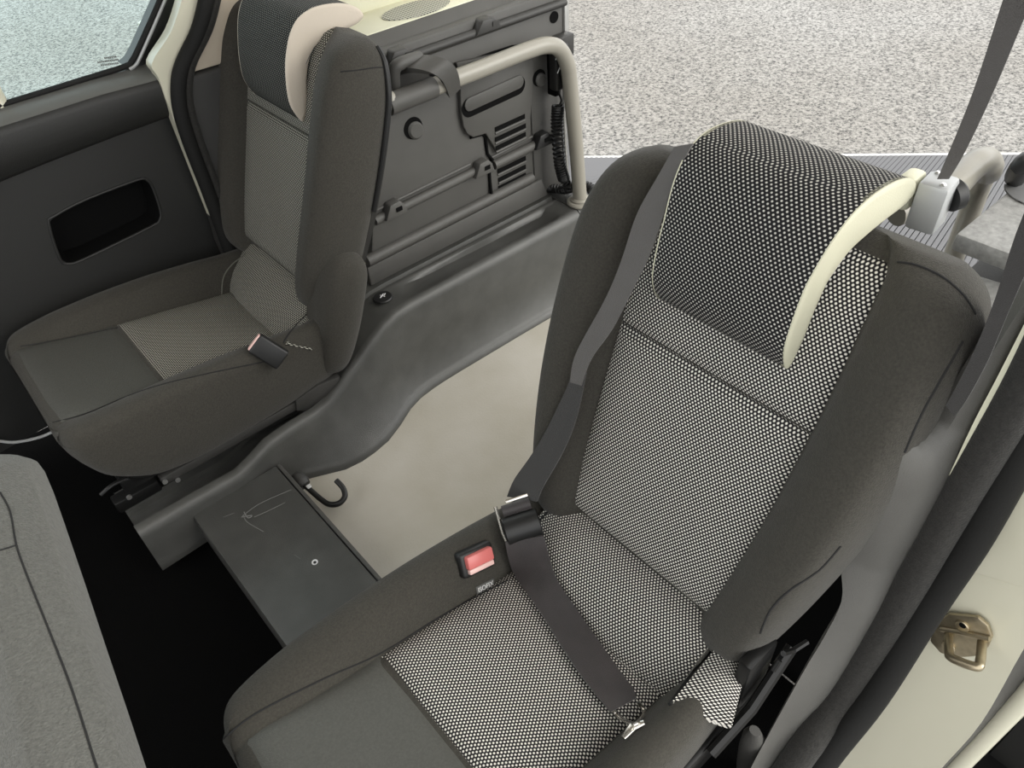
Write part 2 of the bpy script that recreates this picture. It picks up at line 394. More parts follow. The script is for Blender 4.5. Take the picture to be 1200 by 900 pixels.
# lip near the ledge
bm = bmesh.new(); add_tube(bm, [P(0.675, -0.9755, 0.004), P(0.70, -0.975, 0.004), P(1.05, -0.971, 0.004), P(1.19, -0.969, 0.004)], 0.014, 12); obj('moulding', bm, PLA, far)
bm = bmesh.new(); plate(bm, [(0.67, -1.04), (1.24, -1.04), (1.22, -0.985), (0.67, -0.99)], 0, 0.010, 0.003); obj('lower_step', bm, PLA, far)
# black joint lines
bm = bmesh.new(); add_tube(bm, [pq(551, 161, .002), pq(565, 157, .002), pq(568.5, 160, .002), pq(571, 180, .002), pq(577, 187, .004), pq(573, 196, .003), pq(574, 212, .002), pq(576, 229, .006)], 0.0042, 8); obj('joint_line', bm, BLKM, far)
bm = bmesh.new(); add_tube(bm, [P(1.20, -0.63, 0.001), P(1.20, -0.80, 0.001), P(1.203, -0.97, 0.001)], 0.002, 6); obj('joint_line', bm, PLD, far)
bm = bmesh.new(); add_tube(bm, [pq(u, v, 0.002) for u, v in ((537, 79), (545, 73), (575, 62), (600, 54), (610, 53))], 0.0022, 6); obj('joint_line', bm, BLKM, far)
# storage cover plate with a long slot, raised from the panel
bm = bmesh.new()
cov = [pq(u, v) for u, v in ((531, 72), (536, 92), (536, 110), (537, 132), (540, 147), (544, 155), (551, 159.5), (566, 155), (580, 178), (617, 161), (622, 72), (609, 55), (572, 63))]
add_prism(bm, [p-V(0, 0.002, 0) for p in cov], (0, -0.010, 0), 0.003); obj('storage_cover', bm, PLA, far)
def stadium(a, b_, r, k=8):
    ax = (b_-a).normalized(); up_ = V(0, 1, 0).cross(ax).normalized()
    return [a+r*(-ax*math.sin(q)+up_*math.cos(q)) for q in lin(0, math.pi, k)] + [b_+r*(ax*math.sin(q)-up_*math.cos(q)) for q in lin(0, math.pi, k)]
def lin(a, b_, k): return [a+(b_-a)*i/k for i in range(k+1)]
bm = bmesh.new(); add_prism(bm, stadium(pq(550, 126, 0.0122), pq(607, 100, 0.0122), 0.022), (0, -0.001, 0)); obj('slot', bm, BLKM, far)
bm = bmesh.new(); add_prism(bm, stadium(pq(550, 122, 0.0132), pq(607, 96, 0.0132), 0.0155), (0, -0.004, 0), .002); obj('slot_bar', bm, PLA, far)
# vents
for rows in (((580, 152, 615, 136), (580, 164, 616, 147), (581, 174, 616, 157)), ((583, 201, 616, 185), (584, 211, 616, 195), (584, 220.5, 616, 204.5))):
    d = 0.0125 if rows[0][1] < 180 else 0.001
    for (a0, b0, a1, b1) in rows:
        bm = bmesh.new(); p, q = pq(a0, b0, d), pq(a1, b1, d); w = V(0, 0, 0.0055)
        add_prism(bm, [p-w, q-w, q+w, p+w], (0, -0.001, 0)); obj('vent_slot', bm, BLKM, far)
        bm = bmesh.new(); p, q = p-w*1.7, q-w*1.7; add_tube(bm, [p, q], 0.0028, 6); obj('vent_lip', bm, PLA, far)
# round clips and hole
for (u, v, rr) in ((484, 150, 0.024), (631.5, 91, 0.020)):
    c = pq(u, v, 0.0); bm = bmesh.new(); add_disc(bm, c, (0, -1, 0), rr, 0.002); obj('clip_recess', bm, BLKM, far)
    bm = bmesh.new(); add_disc(bm, c+V(0.004, 0, -0.006), (0, -1, 0), rr*0.78, 0.008, bevel=0.004, ry=rr*0.9); obj('round_clip', bm, PLA, far)
bm = bmesh.new(); add_disc(bm, pq(649, 20), (0, -1, 0), 0.013, 0.002); obj('bolt_hole', bm, BLKM, far)
bm = bmesh.new(); add_disc(bm, pq(651, 172), (0, -1, 0), 0.008, 0.003); obj('bolt_hole', bm, BLKM, far)
# handle bracket that curls over the grab bar
bm = bmesh.new()
A = crv([pq(491, 66), pq(500, 64, .05), pq(521, 69, .085), pq(533, 78, .095), pq(538, 90, .09), pq(540, 104, .075)], 5)
B = [p+V(-0.055*(1-0.5*i/(len(A)-1)), 0.004, -0.012) for i, p in enumerate(A)]
add_strip(bm, A, B, 0.012); obj('bracket', bm, PLA, far)
bm = bmesh.new(); add_prism(bm, [P(0.890, -0.608), P(0.955, -0.608), P(0.955, -0.655), P(0.890, -0.655)], (0, -0.004, 0)); obj('bracket_recess', bm, BLKM, far)
bm = bmesh.new()
add_tube(bm, crv([pq(462, 100, .02), pq(462, 82, .03), pq(470, 74, .035), pq(492, 67, .03)], 4), 0.013, 10); obj('pocket_rim', bm, PLA, far)
bm = bmesh.new(); add_prism(bm, [pq(463, 110, .002), pq(464, 84, .002), pq(494, 70, .002), pq(505, 95, .002)], (0, -0.003, 0)); obj('pocket', bm, PLD, far)

# rear edge flange of the opening
bm = bmesh.new(); add_box(bm, (1.322, 1.40, -0.70), (0.016, 0.09, 0.9), bevel=0.004); obj('rear_flange', bm, STEEL, far)

# cream shelf with speaker grille and cream wall above
bm = bmesh.new(); add_box(bm, (1.07, 1.50, -0.535), (0.54, 0.17, 0.02), bevel=0.005); sh = struct('trim_1', bm, CREAMT, 'cream parcel shelf ledge with an oval speaker grille')
bm = bmesh.new(); add_disc(bm, onz(488, 11, -0.525), (0, 0, 1), 0.085, 0.002, seg=40, ry=0.045, upv=(1, 0, 0)); obj('speaker_grille', bm, GRILLE, sh)
bm = bmesh.new(); add_box(bm, (1.07, 1.56, -0.505), (0.54, 0.05, 0.06), bevel=0.008)
add_box(bm, (1.09, 1.62, -0.46), (0.56, 0.10, 0.12), bevel=0.02); struct('trim_2', bm, CREAMT, 'cream window surround above the far parcel shelf')
# outer body skin on the far side
bm = bmesh.new(); add_box(bm, (0.95, 1.80, -0.95), (0.9, 0.04, 0.9), bevel=0.01); struct('wall_left_outer', bm, PAINT, 'cream body side behind the luggage panel')
bm = bmesh.new(); add_box(bm, (1.28, 1.70, -0.08), (0.10, 0.14, 0.80), bevel=0.02); struct('trim_3', bm, CREAMT, 'cream rear corner pillar on the far side')

# sliding door on the far side
door = empty_struct('door_1', (0.0, YD, FZ), 'sliding door with dark plastic inner panel and side window, behind the far seat')
def D(u, v, d=0.0): return ony(u, v, YD-d)
xe = 0.477; x0 = -0.75
# door panel with a real recessed pocket: built as a sheet with a hole
pk = [ony(u, v, YD-0.02) for u, v in ((57, 262), (64, 253), (100, 234), (160, 211), (172, 211), (179, 220), (188, 247), (187, 258), (176, 266), (100, 303), (80, 309), (70, 303))]
bm = bmesh.new()
outer = [V(x0, YD-0.02, -1.30), V(xe, YD-0.02, -1.22), V(xe, YD-0.02, -0.585), V(x0, YD-0.02, -0.61)]
vo_ = [bm.verts.new(p) for p in outer]; vi = [bm.verts.new(p) for p in pk]
ed = [bm.edges.new((vo_[i], vo_[(i+1) % 4])) for i in range(4)] + [bm.edges.new((vi[i], vi[(i+1) % len(vi)])) for i in range(len(vi))]
bmesh.ops.triangle_fill(bm, use_beauty=True, use_dissolve=False, edges=ed)
cen = sum(pk, Vector())/len(pk)
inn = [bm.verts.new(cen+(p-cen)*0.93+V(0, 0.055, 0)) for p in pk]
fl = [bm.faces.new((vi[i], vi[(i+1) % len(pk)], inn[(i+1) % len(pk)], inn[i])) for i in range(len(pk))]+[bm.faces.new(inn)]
for f in fl: f.material_index = 1  # pocket interior coloured black, its shade put into the colour
bk = [bm.verts.new(p+V(0, 0.06, 0)) for p in outer]
for i in range(4): bm.faces.new((vo_[i], bk[i], bk[(i+1) % 4], vo_[(i+1) % 4]))
obj('door_panel', bm, [PLDOOR, BLKM], door, sharp=25)
bm = bmesh.new(); add_tube(bm, crv(pk, 3, True)+[pk[0]], 0.003, 8, cap=False); obj('pocket_rim', bm, PLDOOR, door)
# sill: window light put into the top's paler colour, rounded inner edge, stepping down to the crease
bm = bmesh.new(); rings = []
for x in (x0, -0.3, 0.0, 0.2, 0.35, 0.45, xe-0.004):
    zc = -0.005*(1 if x > 0.4 else 0)
    ctop = -0.665 - 0.06*max(0, (0.45-x))**1.5
    rings.append([V(x, YD+0.03, -0.559), V(x, YD-0.005, -0.559+zc), V(x, YD-0.042, -0.569+zc), V(x, YD-0.054, -0.576+zc), V(x, YD-0.059, -0.590+zc), V(x, YD-0.056, -0.63), V(x, YD-0.048, ctop+0.012), V(x, YD-0.034, ctop), V(x, YD-0.018, ctop-0.006), V(x, YD+0.03, ctop-0.01)])
add_loft(bm, rings); obj('window_sill', bm, PLDOOR, door, sharp=50)
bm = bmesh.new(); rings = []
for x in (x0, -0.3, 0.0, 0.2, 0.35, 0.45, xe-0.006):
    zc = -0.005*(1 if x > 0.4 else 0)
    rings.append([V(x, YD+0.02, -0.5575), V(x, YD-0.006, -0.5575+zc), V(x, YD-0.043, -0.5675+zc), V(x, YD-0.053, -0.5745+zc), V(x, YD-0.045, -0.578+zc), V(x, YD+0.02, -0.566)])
add_loft(bm, rings); o = obj('sill_lit_top', bm, SILL_LIT, door, sharp=50); o['label'] = 'sill top with window light put into its paler colour'
# window frame, seal and pane
fr_in = [D(-60, 142), D(0, 123), D(100, 92), D(146, 77.5), D(154, 71), D(162, 56), D(187, 0), D(205, -45)]
fr_out = [D(-60, 150), D(0, 131), D(100, 100), D(160, 82), D(178, 75), D(186, 60), D(204, 12), D(216, -45)]
bm = bmesh.new(); add_strip(bm, fr_in[3:], fr_out[3:], 0.04, (0, -1, 0)); obj('window_frame', bm, BLK, door)
bm = bmesh.new(); add_tube(bm, crv([p-V(0, 0.003, 0) for p in fr_in], 4), 0.006, 8); obj('window_seal', bm, RUB, door)
bm = bmesh.new(); add_tube(bm, crv([p-V(0, 0.008, 0) for p in (D(150, 80), D(158, 74), D(166, 58), D(191, 0), D(208, -45))], 4), 0.0035, 6); obj('seal_bead', bm, ALU, door)
bm = bmesh.new(); add_box(bm, ((x0+0.75)/2, YD+0.012, -0.25), (0.75-x0, 0.004, 0.62)); obj('window_pane', bm, GLASS, door)
# faint printed glass mark: three short rows of specks near the corner of the pane
bm = bmesh.new()
for row, (u, v, k) in enumerate(((130, 65, 7), (127, 70, 12), (129, 73.5, 10))):
    for i in range(k):
        a = ony(u-k+i*2.1, v+3-0.28*i*1.0, YD+0.008); add_box(bm, a, (0.0022, 0.001, 0.0035))
obj('glass_mark', bm, TAG, door)
# front frame post of the window
bm = bmesh.new(); add_tube(bm, crv([D(0, 128, .0), D(2, 118, .0), D(-4, 106, .0), D(-20, 70, .0)], 4), 0.009, 8); obj('window_post', bm, PAINT, door)
bm = bmesh.new(); add_box(bm, (x0/2, YD, 0.10), (1.6, 0.05, 0.08), bevel=0.01); obj('door_top_rail', bm, PAINT, door)

# painted pillar, rubber seal and pillar trims on the far side
bm = bmesh.new()
pin = [ony(u, v, YD-0.064) for u, v in ((222, -40), (213, 0), (200, 38), (178, 74), (186, 92), (199, 128), (231, 210), (260, 285))]
pou = [ony(u, v, YD-0.068) for u, v in ((252, -40), (241, 0), (229, 40), (212, 78), (207, 100), (207, 130), (235, 210), (263, 285))]
add_strip(bm, crv(pin, 4), crv(pou, 4), 0.03, (0, -1, 0)); struct('trim_4', bm, PAINT, 'cream painted door pillar on the far side')
bm = bmesh.new()
sp = [ony(u, v, YD-0.078) for u, v in ((253, -50), (243, 0), (233, 38), (215, 76), (210, 100), (212, 130), (224, 170), (245, 225), (272, 300))]
add_tube(bm, crv(sp, 6), 0.017, 12); o = struct('trim_5', bm, RUB, 'black rubber door seal on the far side')
bm = bmesh.new(); add_tube(bm, crv([p+V(0.019, -0.008, 0.004) for p in sp], 6), 0.009, 10); obj('seal_lip', bm, RUBF, o)
bm = bmesh.new()
add_prism(bm, [ony(u, v, YD-0.085) for u, v in ((262, -50), (252, 0), (245, 30), (222, 87), (265, 74), (320, 58), (345, -50))], (0, 0.05, 0), 0.006); struct('trim_6', bm, BEIGE, 'beige upper pillar trim behind the far seat')
bm = bmesh.new()
add_prism(bm, [ony(u, v, YD-0.085) for u, v in ((221, 89), (265, 75), (320, 58), (330, 320), (275, 320), (262, 290), (236, 200), (222, 160), (217, 125), (218, 98))], (0, 0.06, 0), 0.010, 3); struct('trim_7', bm, PLD, 'dark lower pillar trim behind the far seat')

# ================================================================== far ledge / wheel arch trim
led = empty_struct('trim_8', (0.6, 1.3, FZ), 'dark plastic floor ledge with a tray, stepping down beneath the far seat')
# stations: x, y_top, z_top, y_bottom, tray depth
st = [(-0.02, 1.19, -1.185, 1.175, 0), (0.10, 1.19, -1.187, 1.178, 0), (0.196, 1.19, -1.190, 1.18, 0), (0.235, 1.195, -1.180, 1.185, 0), (0.275, 1.20, -1.166, 1.188, 0), (0.33, 1.207, -1.166, 1.185, 0), (0.40, 1.213, -1.170, 1.152, 0),
      (0.44, 1.218, -1.166, 1.146, 0), (0.475, 1.222, -1.150, 1.148, 0), (0.52, 1.227, -1.122, 1.156, 0), (0.57, 1.231, -1.091, 1.178, 0), (0.62, 1.236, -1.064, 1.205, 0), (0.66, 1.240, -1.052, 1.218, 0), (0.70, 1.242, -1.050, 1.223, 0.0),
      (0.735, 1.242, -1.050, 1.225, 0.004), (0.79, 1.242, -1.050, 1.225, 0.012), (1.0, 1.242, -1.050, 1.222, 0.016), (1.185, 1.242, -1.05, 1.217, 0.018), (1.20, 1.242, -1.05, 1.216, 0.0), (1.25, 1.242, -1.05, 1.215, 0)]
rings = []
for x, yt, zt, yb, td in st:
    zb = FZ-0.004; q = 1 if x > 0.3 else 0.05; wl_ = 0.095*min(1, max(0, (0.50-x)/0.09)); wl_ = min(wl_, zt-zb-0.01)
    rings.append([V(x, yb-0.016*q, zb), V(x, yb-0.016*q, zb+0.010), V(x, yb-0.006*q, zb+0.020), V(x, yb+0.002, zb+0.026), V(x, (yt+yb)/2-0.002, (zt+zb)/2), V(x, yt-0.006, zt-0.022), V(x, yt-0.002, zt-0.008), V(x, yt+0.008, zt),
                  V(x, yt+0.018, zt), V(x, yt+0.024, zt-td-wl_), V(x, 1.318, zt-td-wl_), V(x, 1.322, zt-wl_), V(x, 1.330, zt+0.001-wl_), V(x, 1.333, zt-0.005-wl_), V(x, 1.343, zt-0.005-wl_), V(x, 1.346, zt+0.004-wl_), V(x, 1.42, zt+0.004-wl_), V(x, 1.42, zb)])
bm = bmesh.new(); add_loft(bm, rings); obj('ledge', bm, PLR, led, sharp=60)
bm = bmesh.new(); rings = []
for x in (1.253, 1.345):
    yt, zt, yb, zb = 1.242, -1.05, 1.215, FZ
    rings.append([V(x, yb, zb), V(x, yt-0.006, zt-0.022), V(x, yt-0.002, zt-0.008), V(x, yt+0.008, zt), V(x, 1.36, zt), V(x, 1.36, zb)])
add_loft(bm, rings); obj('end_block', bm, PLR, led)
# power socket in the ledge
c = V(0.662, 1.302, -1.048)
c = onz(448.5, 349, -1.049)
bm = bmesh.new(); add_disc(bm, c, (0, 0, 1), 0.023, 0.004, bevel=0.002); so = obj('socket', bm, BLK, led)
bm = bmesh.new(); add_disc(bm, c+V(0, 0, 0.004), (0, 0, 1), 0.016, 0.001)
so2 = obj('socket_lid', bm, BLK, so)
bm = bmesh.new()
for a, b_ in (((-.008, -.003), (.006, .005)), ((-.002, .006), (.003, -.006)), ((.004, -.001), (.010, .003))): add_tube(bm, [c+V(a[0], a[1], .0055), c+V(b_[0], b_[1], .0055)], 0.0011, 6)
obj('socket_symbol', bm, WHITE, so)

# ---- platform cover in front of the floor
pf = thing('floor_step_cover', 'flat dark plastic step cover with scratches, set before the beige floor', 'floor cover', (0.17, 0.85, FZ))
bm = bmesh.new(); add_prism(bm, [V(0.080, 1.186, -1.222), V(0.271, 1.186, -1.222), V(0.271, 0.30, -1.222), V(0.080, 0.30, -1.222)], (0, 0, -0.10), 0.004)
obj('cover', bm, PLR, pf)
bm = bmesh.new(); add_box(bm, (0.277, 0.76, -1.262), (0.008, 0.85, 0.080), bevel=0.002); obj('edge_trim', bm, PLA, pf)
bm = bmesh.new(); add_disc(bm, onz(369, 659, -1.2215), (0, 0, 1), 0.006, 0.0012); rv = obj('rivet', bm, WHITE, pf)
bm = bmesh.new(); add_disc(bm, onz(369, 659, -1.2202), (0, 0, 1), 0.003, 0.0005); obj('rivet_core', bm, BLK, rv)
for line, rr in ((((284, 605), (305, 590), (341, 574)), .0010), (((298, 606), (318, 597), (334, 589)), .0010), (((285, 603), (289, 611), (300, 618), (309, 623)), .0009), (((286, 600), (291, 607), (295, 604), (283, 606)), .0016), (((262, 606), (275, 601)), .0006), (((345, 650), (352, 655)), .0005)):
    p = [onz(u, v, -1.2222) for u, v in line]; p = crv(p, 4) if len(p) > 2 else p
    bm = bmesh.new(); add_tube(bm, p, rr*0.75, 6); obj('scratch', bm, SCR, pf)
# ---- J hook at the floor edge
hk = thing('tie_down_hook', 'black J shaped tie-down hook on the beige floor beside the step cover', 'hook', tuple(onz(370, 575, -1.29)))
bm = bmesh.new()
hp = [onz(354, 566, -1.255), onz(362, 573, -1.262), onz(376, 585, -1.272), onz(386, 591, -1.275), onz(397, 590, -1.272), onz(404, 582, -1.268), onz(402, 572, -1.262), onz(394, 563, -1.255)]
add_tube(bm, crv(hp, 5), 0.0062, 10); obj('hook', bm, BLK, hk)
bm = bmesh.new(); a, b_ = onz(345, 557, -1.25), onz(358, 569, -1.262); add_tube(bm, [a.lerp(b_, k/4) for k in range(5)], [.012, .017, .017, .017, .013], 12); obj('sleeve', bm, PLD, hk)
bm = bmesh.new(); add_box(bm, onz(362, 570, -1.252), (0.010, 0.010, 0.003), bevel=.001); obj('paint_chip', bm, WHITE, hk)

# ---- far grab bar
gb = thing('grab_bar', 'putty coloured tubular grab bar bent down to the far ledge', 'grab bar', (1.28, 1.27, -1.05))
foot = onz(680, 237, -1.048)
gp = [V(0.765, 1.305, -0.606), ony(465, 119, 1.30), ony(500, 105, 1.30), ony(560, 82, 1.30), ony(620, 58.5, 1.30), ony(642, 53, 1.298), ony(656, 58, 1.296), ony(665, 76, 1.293), ony(668, 98, 1.291), ony(675, 170, 1.283), foot]
bm = bmesh.new(); add_tube(bm, crv(gp, 6), 0.0185, 16); obj('bar', bm, BAR, gb)
bm = bmesh.new(); add_tube(bm, [ony(455, 123, 1.302), ony(466, 118.5, 1.30), ony(508, 102, 1.30)], 0.0215, 16); obj('sleeve', bm, PLA, gb)
bm = bmesh.new(); add_disc(bm, foot, (0, 0, 1), 0.036, 0.008, bevel=0.004); add_disc(bm, foot, (0, 0, 1), 0.026, 0.016, bevel=0.004); obj('flange', bm, BAR, gb)

# ---- wired remote
rc = thing('wired_remote', 'black wired handset hanging on the panel behind the grab bar', 'remote control', tuple(pq(655, 95, .03)))
bm = bmesh.new(); c = pq(655, 78, 0.035)
add_box(bm, c, (0.045, 0.028, 0.105), bevel=0.007, seg=3); obj('handset', bm, BLK, rc)
bm = bmesh.new(); add_prism(bm, [pq(645, 42, .0), pq(663, 35, .0), pq(663, 60, .0), pq(651, 68, .0)], (0, -0.03, 0), .004); obj('holder', bm, PLD, rc)
bm = bmesh.new(); add_box(bm, pq(649, 82, 0.02), (0.02, 0.03, 0.12), bevel=.004); obj('holder_back', bm, BLKM, rc)
bm = bmesh.new()
for (u, v) in ((654, 66), (656, 82)):
    p = pq(u, v, 0.0505); add_tube(bm, [p+V(-.008, 0, -.006), p+V(0, 0, .006), p+V(.008, 0, -.006)], 0.0014, 6)
obj('arrow_symbols', bm, WHITE, rc)
bm = bmesh.new(); add_tube(bm, crv([pq(655, 98, .035), pq(655, 108, .035), pq(658, 118, .035), pq(654, 126, .035)], 4), 0.003, 8)
axis = crv([pq(654, 124, .035), pq(653, 150, .035), pq(656, 190, .04), pq(661, 210, .05)], 30)
def coil(bm, axis, r, wr, turns):
    pts = []; N = len(axis)-1; M = turns*12; t0 = None; nrm = V(1, 0.3, 0)
    for i in range(M+1):
        s = i/M*N; k = min(int(s), N-1); p = axis[k].lerp(axis[k+1], s-k); t = (axis[k+1]-axis[k]).normalized()
        nrm = (nrm-t*nrm.dot(t)).normalized(); bn = t.cross(nrm); a = i/12*2*math.pi
        pts.append(p+r*(math.cos(a)*nrm+math.sin(a)*bn))
    add_tube(bm, pts, wr, 6)
coil(bm, axis, 0.0135, 0.0033, 24)
ax2 = crv([pq(661, 210, .05), pq(667, 220, .06), onz(660, 222, -1.030), onz(648, 221, -1.033), onz(641, 221, -1.033)], 12)
coil(bm, ax2, 0.010, 0.0032, 14)
ax3 = crv([onz(664, 221, -1.030), onz(676, 219, -1.035), onz(688, 218, -1.03), onz(694, 223, -1.036)], 12)
coil(bm, ax3, 0.011, 0.0034, 11)
obj('coiled_cable', bm, BLK, rc)
bm = bmesh.new(); add_tube(bm, crv([pq(661, 92, .02), pq(661, 140, .02), pq(664, 190, .02), pq(668, 214, .02)], 4), 0.0035, 8); obj('steel_cable', bm, STEEL, rc)

# ================================================================== SEATS
REC = math.radians(20); CX, CZ = 0.5, -0.94
def interp(tab, x):
    if x <= tab[0][0]: return tab[0][1:]
    for a, b_ in zip(tab, tab[1:]):
        if x <= b_[0]:
            t = (x-a[0])/(b_[0]-a[0]); return tuple(p+(q-p)*t for p, q in zip(a[1:], b_[1:]))
    return tab[-1][1:]
# backrest outline: t, half width, bolster height, back depth, insert depth
BACK = [(-0.035, 0.185, 0.004, -0.070, -0.030), (-0.02, 0.202, 0.020, -0.088, -0.010), (0.02, 0.215, 0.034, -0.096, -0.002), (0.10, 0.232, 0.042, -0.1, 0.0), (0.20, 0.248, 0.045, -0.1, 0.0), (0.30, 0.256, 0.045, -0.1, 0.0), (0.40, 0.257, 0.042, -0.099, 0.0),
        (0.46, 0.252, 0.034, -0.096, -0.004), (0.50, 0.240, 0.018, -0.090, -0.020), (0.522, 0.222, -0.004, -0.082, -0.034), (0.534, 0.200, -0.026, -0.070, -0.044)]
def back_half(W, hb, nb, n0):
    k = W/0.25
    return [(0, n0-0.006), (.09*k, n0-0.006), (.134*k, n0-0.005), (.146*k, n0-0.002), (.158*k, n0+0.45*(hb-n0)), (.182*k, n0+0.86*(hb-n0)), (W-.040*k, hb), (W-.020*k, hb-.15*(hb-nb)*0.25), (W-.006*k, hb-.2*(hb-nb)),
            (W, hb-.42*(hb-nb)), (W-.001, hb-.7*(hb-nb)), (W-.010*k, nb+.12*(hb-nb)), (W-.035*k, nb), (.1*k, nb-.002), (0, nb-.002)]
def seat_frame(c, s, cx, cz, rec):
    def S(w, x, z): return V(x, c+s*w, z)
    def Bk(w, t, n_): return S(w, cx+t*math.sin(rec)-n_*math.cos(rec), cz+t*math.cos(rec)+n_*math.sin(rec))
    return S, Bk
def mirror_half(h):
    """closed ring from a half profile that starts and ends on the centre line"""
    return h + [(-w, n_) for w, n_ in reversed(h[1:-1])]
def backrest_body(Bk, tab, sub=4):
    ts = [q[0] for q in tab]; rings = []
    for q in tab:
        rg = mirror_half(back_half(*q[1:])); rings.append([(w, q[0], n_) for w, n_ in rg])
    # refine across then along
    fine = [crv([V(*p) for p in rg], 3, True) for rg in rings]
    N = len(fine[0]); cols = [crv([fine[i][j] for i in range(len(fine))], sub) for j in range(N)]
    out = [[Bk(*cols[j][i]) for j in range(N)] for i in range(len(cols[0]))]
    bm = bmesh.new(); add_loft(bm, out); return bm
def patch(fn, us, vs, th):
    """thin cloth panel: fn(u, v) -> (point, normal); uv in metres"""
    bm = bmesh.new(); lay = bm.loops.layers.uv.new('UVMap'); top = []; bot = []
    for u in us:
        r1_, r2_ = [], []
        for v in vs:
            p, nn = fn(u, v); r1_.append(bm.verts.new(p)); r2_.append(bm.verts.new(p-nn*th))
        top.append(r1_); bot.append(r2_)
    nu, nv = len(us), len(vs)
    def face(vv, uvl):
        f = bm.faces.new(vv)
        for lp, q in zip(f.loops, uvl): lp[lay].uv = q
    for i in range(nu-1):
        for j in range(nv-1):
            uvl = [(us[i], vs[j]), (us[i+1], vs[j]), (us[i+1], vs[j+1]), (us[i], vs[j+1])]
            face([top[i][j], top[i+1][j], top[i+1][j+1], top[i][j+1]], uvl); face([bot[i][j], bot[i][j+1], bot[i+1][j+1], bot[i+1][j]], [uvl[0], uvl[3], uvl[2], uvl[1]])
    for i in range(nu-1):
        for j in (0, nv-1): face([top[i][j], top[i+1][j], bot[i+1][j], bot[i][j]], [(us[i], vs[j]), (us[i+1], vs[j])]*2)
    for j in range(nv-1):
        for i in (0, nu-1): face([top[i][j], top[i][j+1], bot[i][j+1], bot[i][j]], [(us[i], vs[j]), (us[i], vs[j+1])]*2)
    return bm

# cushion: x, half width, rim z, insert z, bottom z
CUSH = [(-0.056, 0.150, -0.962, -0.966, -0.985), (-0.050, 0.180, -0.950, -0.956, -1.010), (-0.036, 0.203, -0.940, -0.948, -1.035), (-0.010, 0.215, -0.936, -0.950, -1.072), (0.05, 0.222, -0.934, -0.966, -1.112), (0.10, 0.224, -0.935, -0.978, -1.125), (0.16, 0.225, -0.937, -0.990, -1.130),
        (0.26, 0.224, -0.944, -1.008, -1.130), (0.36, 0.221, -0.956, -1.028, -1.128), (0.43, 0.217, -0.966, -1.040, -1.125), (0.50, 0.210, -0.972, -1.030, -1.118), (0.53, 0.200, -0.985, -1.030, -1.10)]
def cush_half(W, zr, zi, zb):
    return [(0, zi), (.07, zi), (.128, zi+.001), (.142, zi-.001), (.152, zi+.35*(zr-zi)), (.170, zi+.85*(zr-zi)), (W-.028, zr), (W-.010, zr-.006), (W-.001, zr-.022), (W+.002, zr-.35*(zr-zb)), (W, zr-.7*(zr-zb)), (W-.010, zb+.012), (W-.03, zb), (.07, zb), (0, zb)]
def cz_ins(x): return interp(CUSH, x)[2]

HR_OUT = [(.374, .006), (.383, .022), (.41, .040), (.46, .050), (.505, .051), (.535, .046), (.558, .034), (.576, .010), (.587, -.024), (.591, -.056), (.588, -.078), (.582, -.092)]
HR_IN = [(.572, -.098), (.558, -.085), (.545, -.058), (.530, -.030), (.512, -.006), (.485, .004), (.45, .006), (.41, .002)]

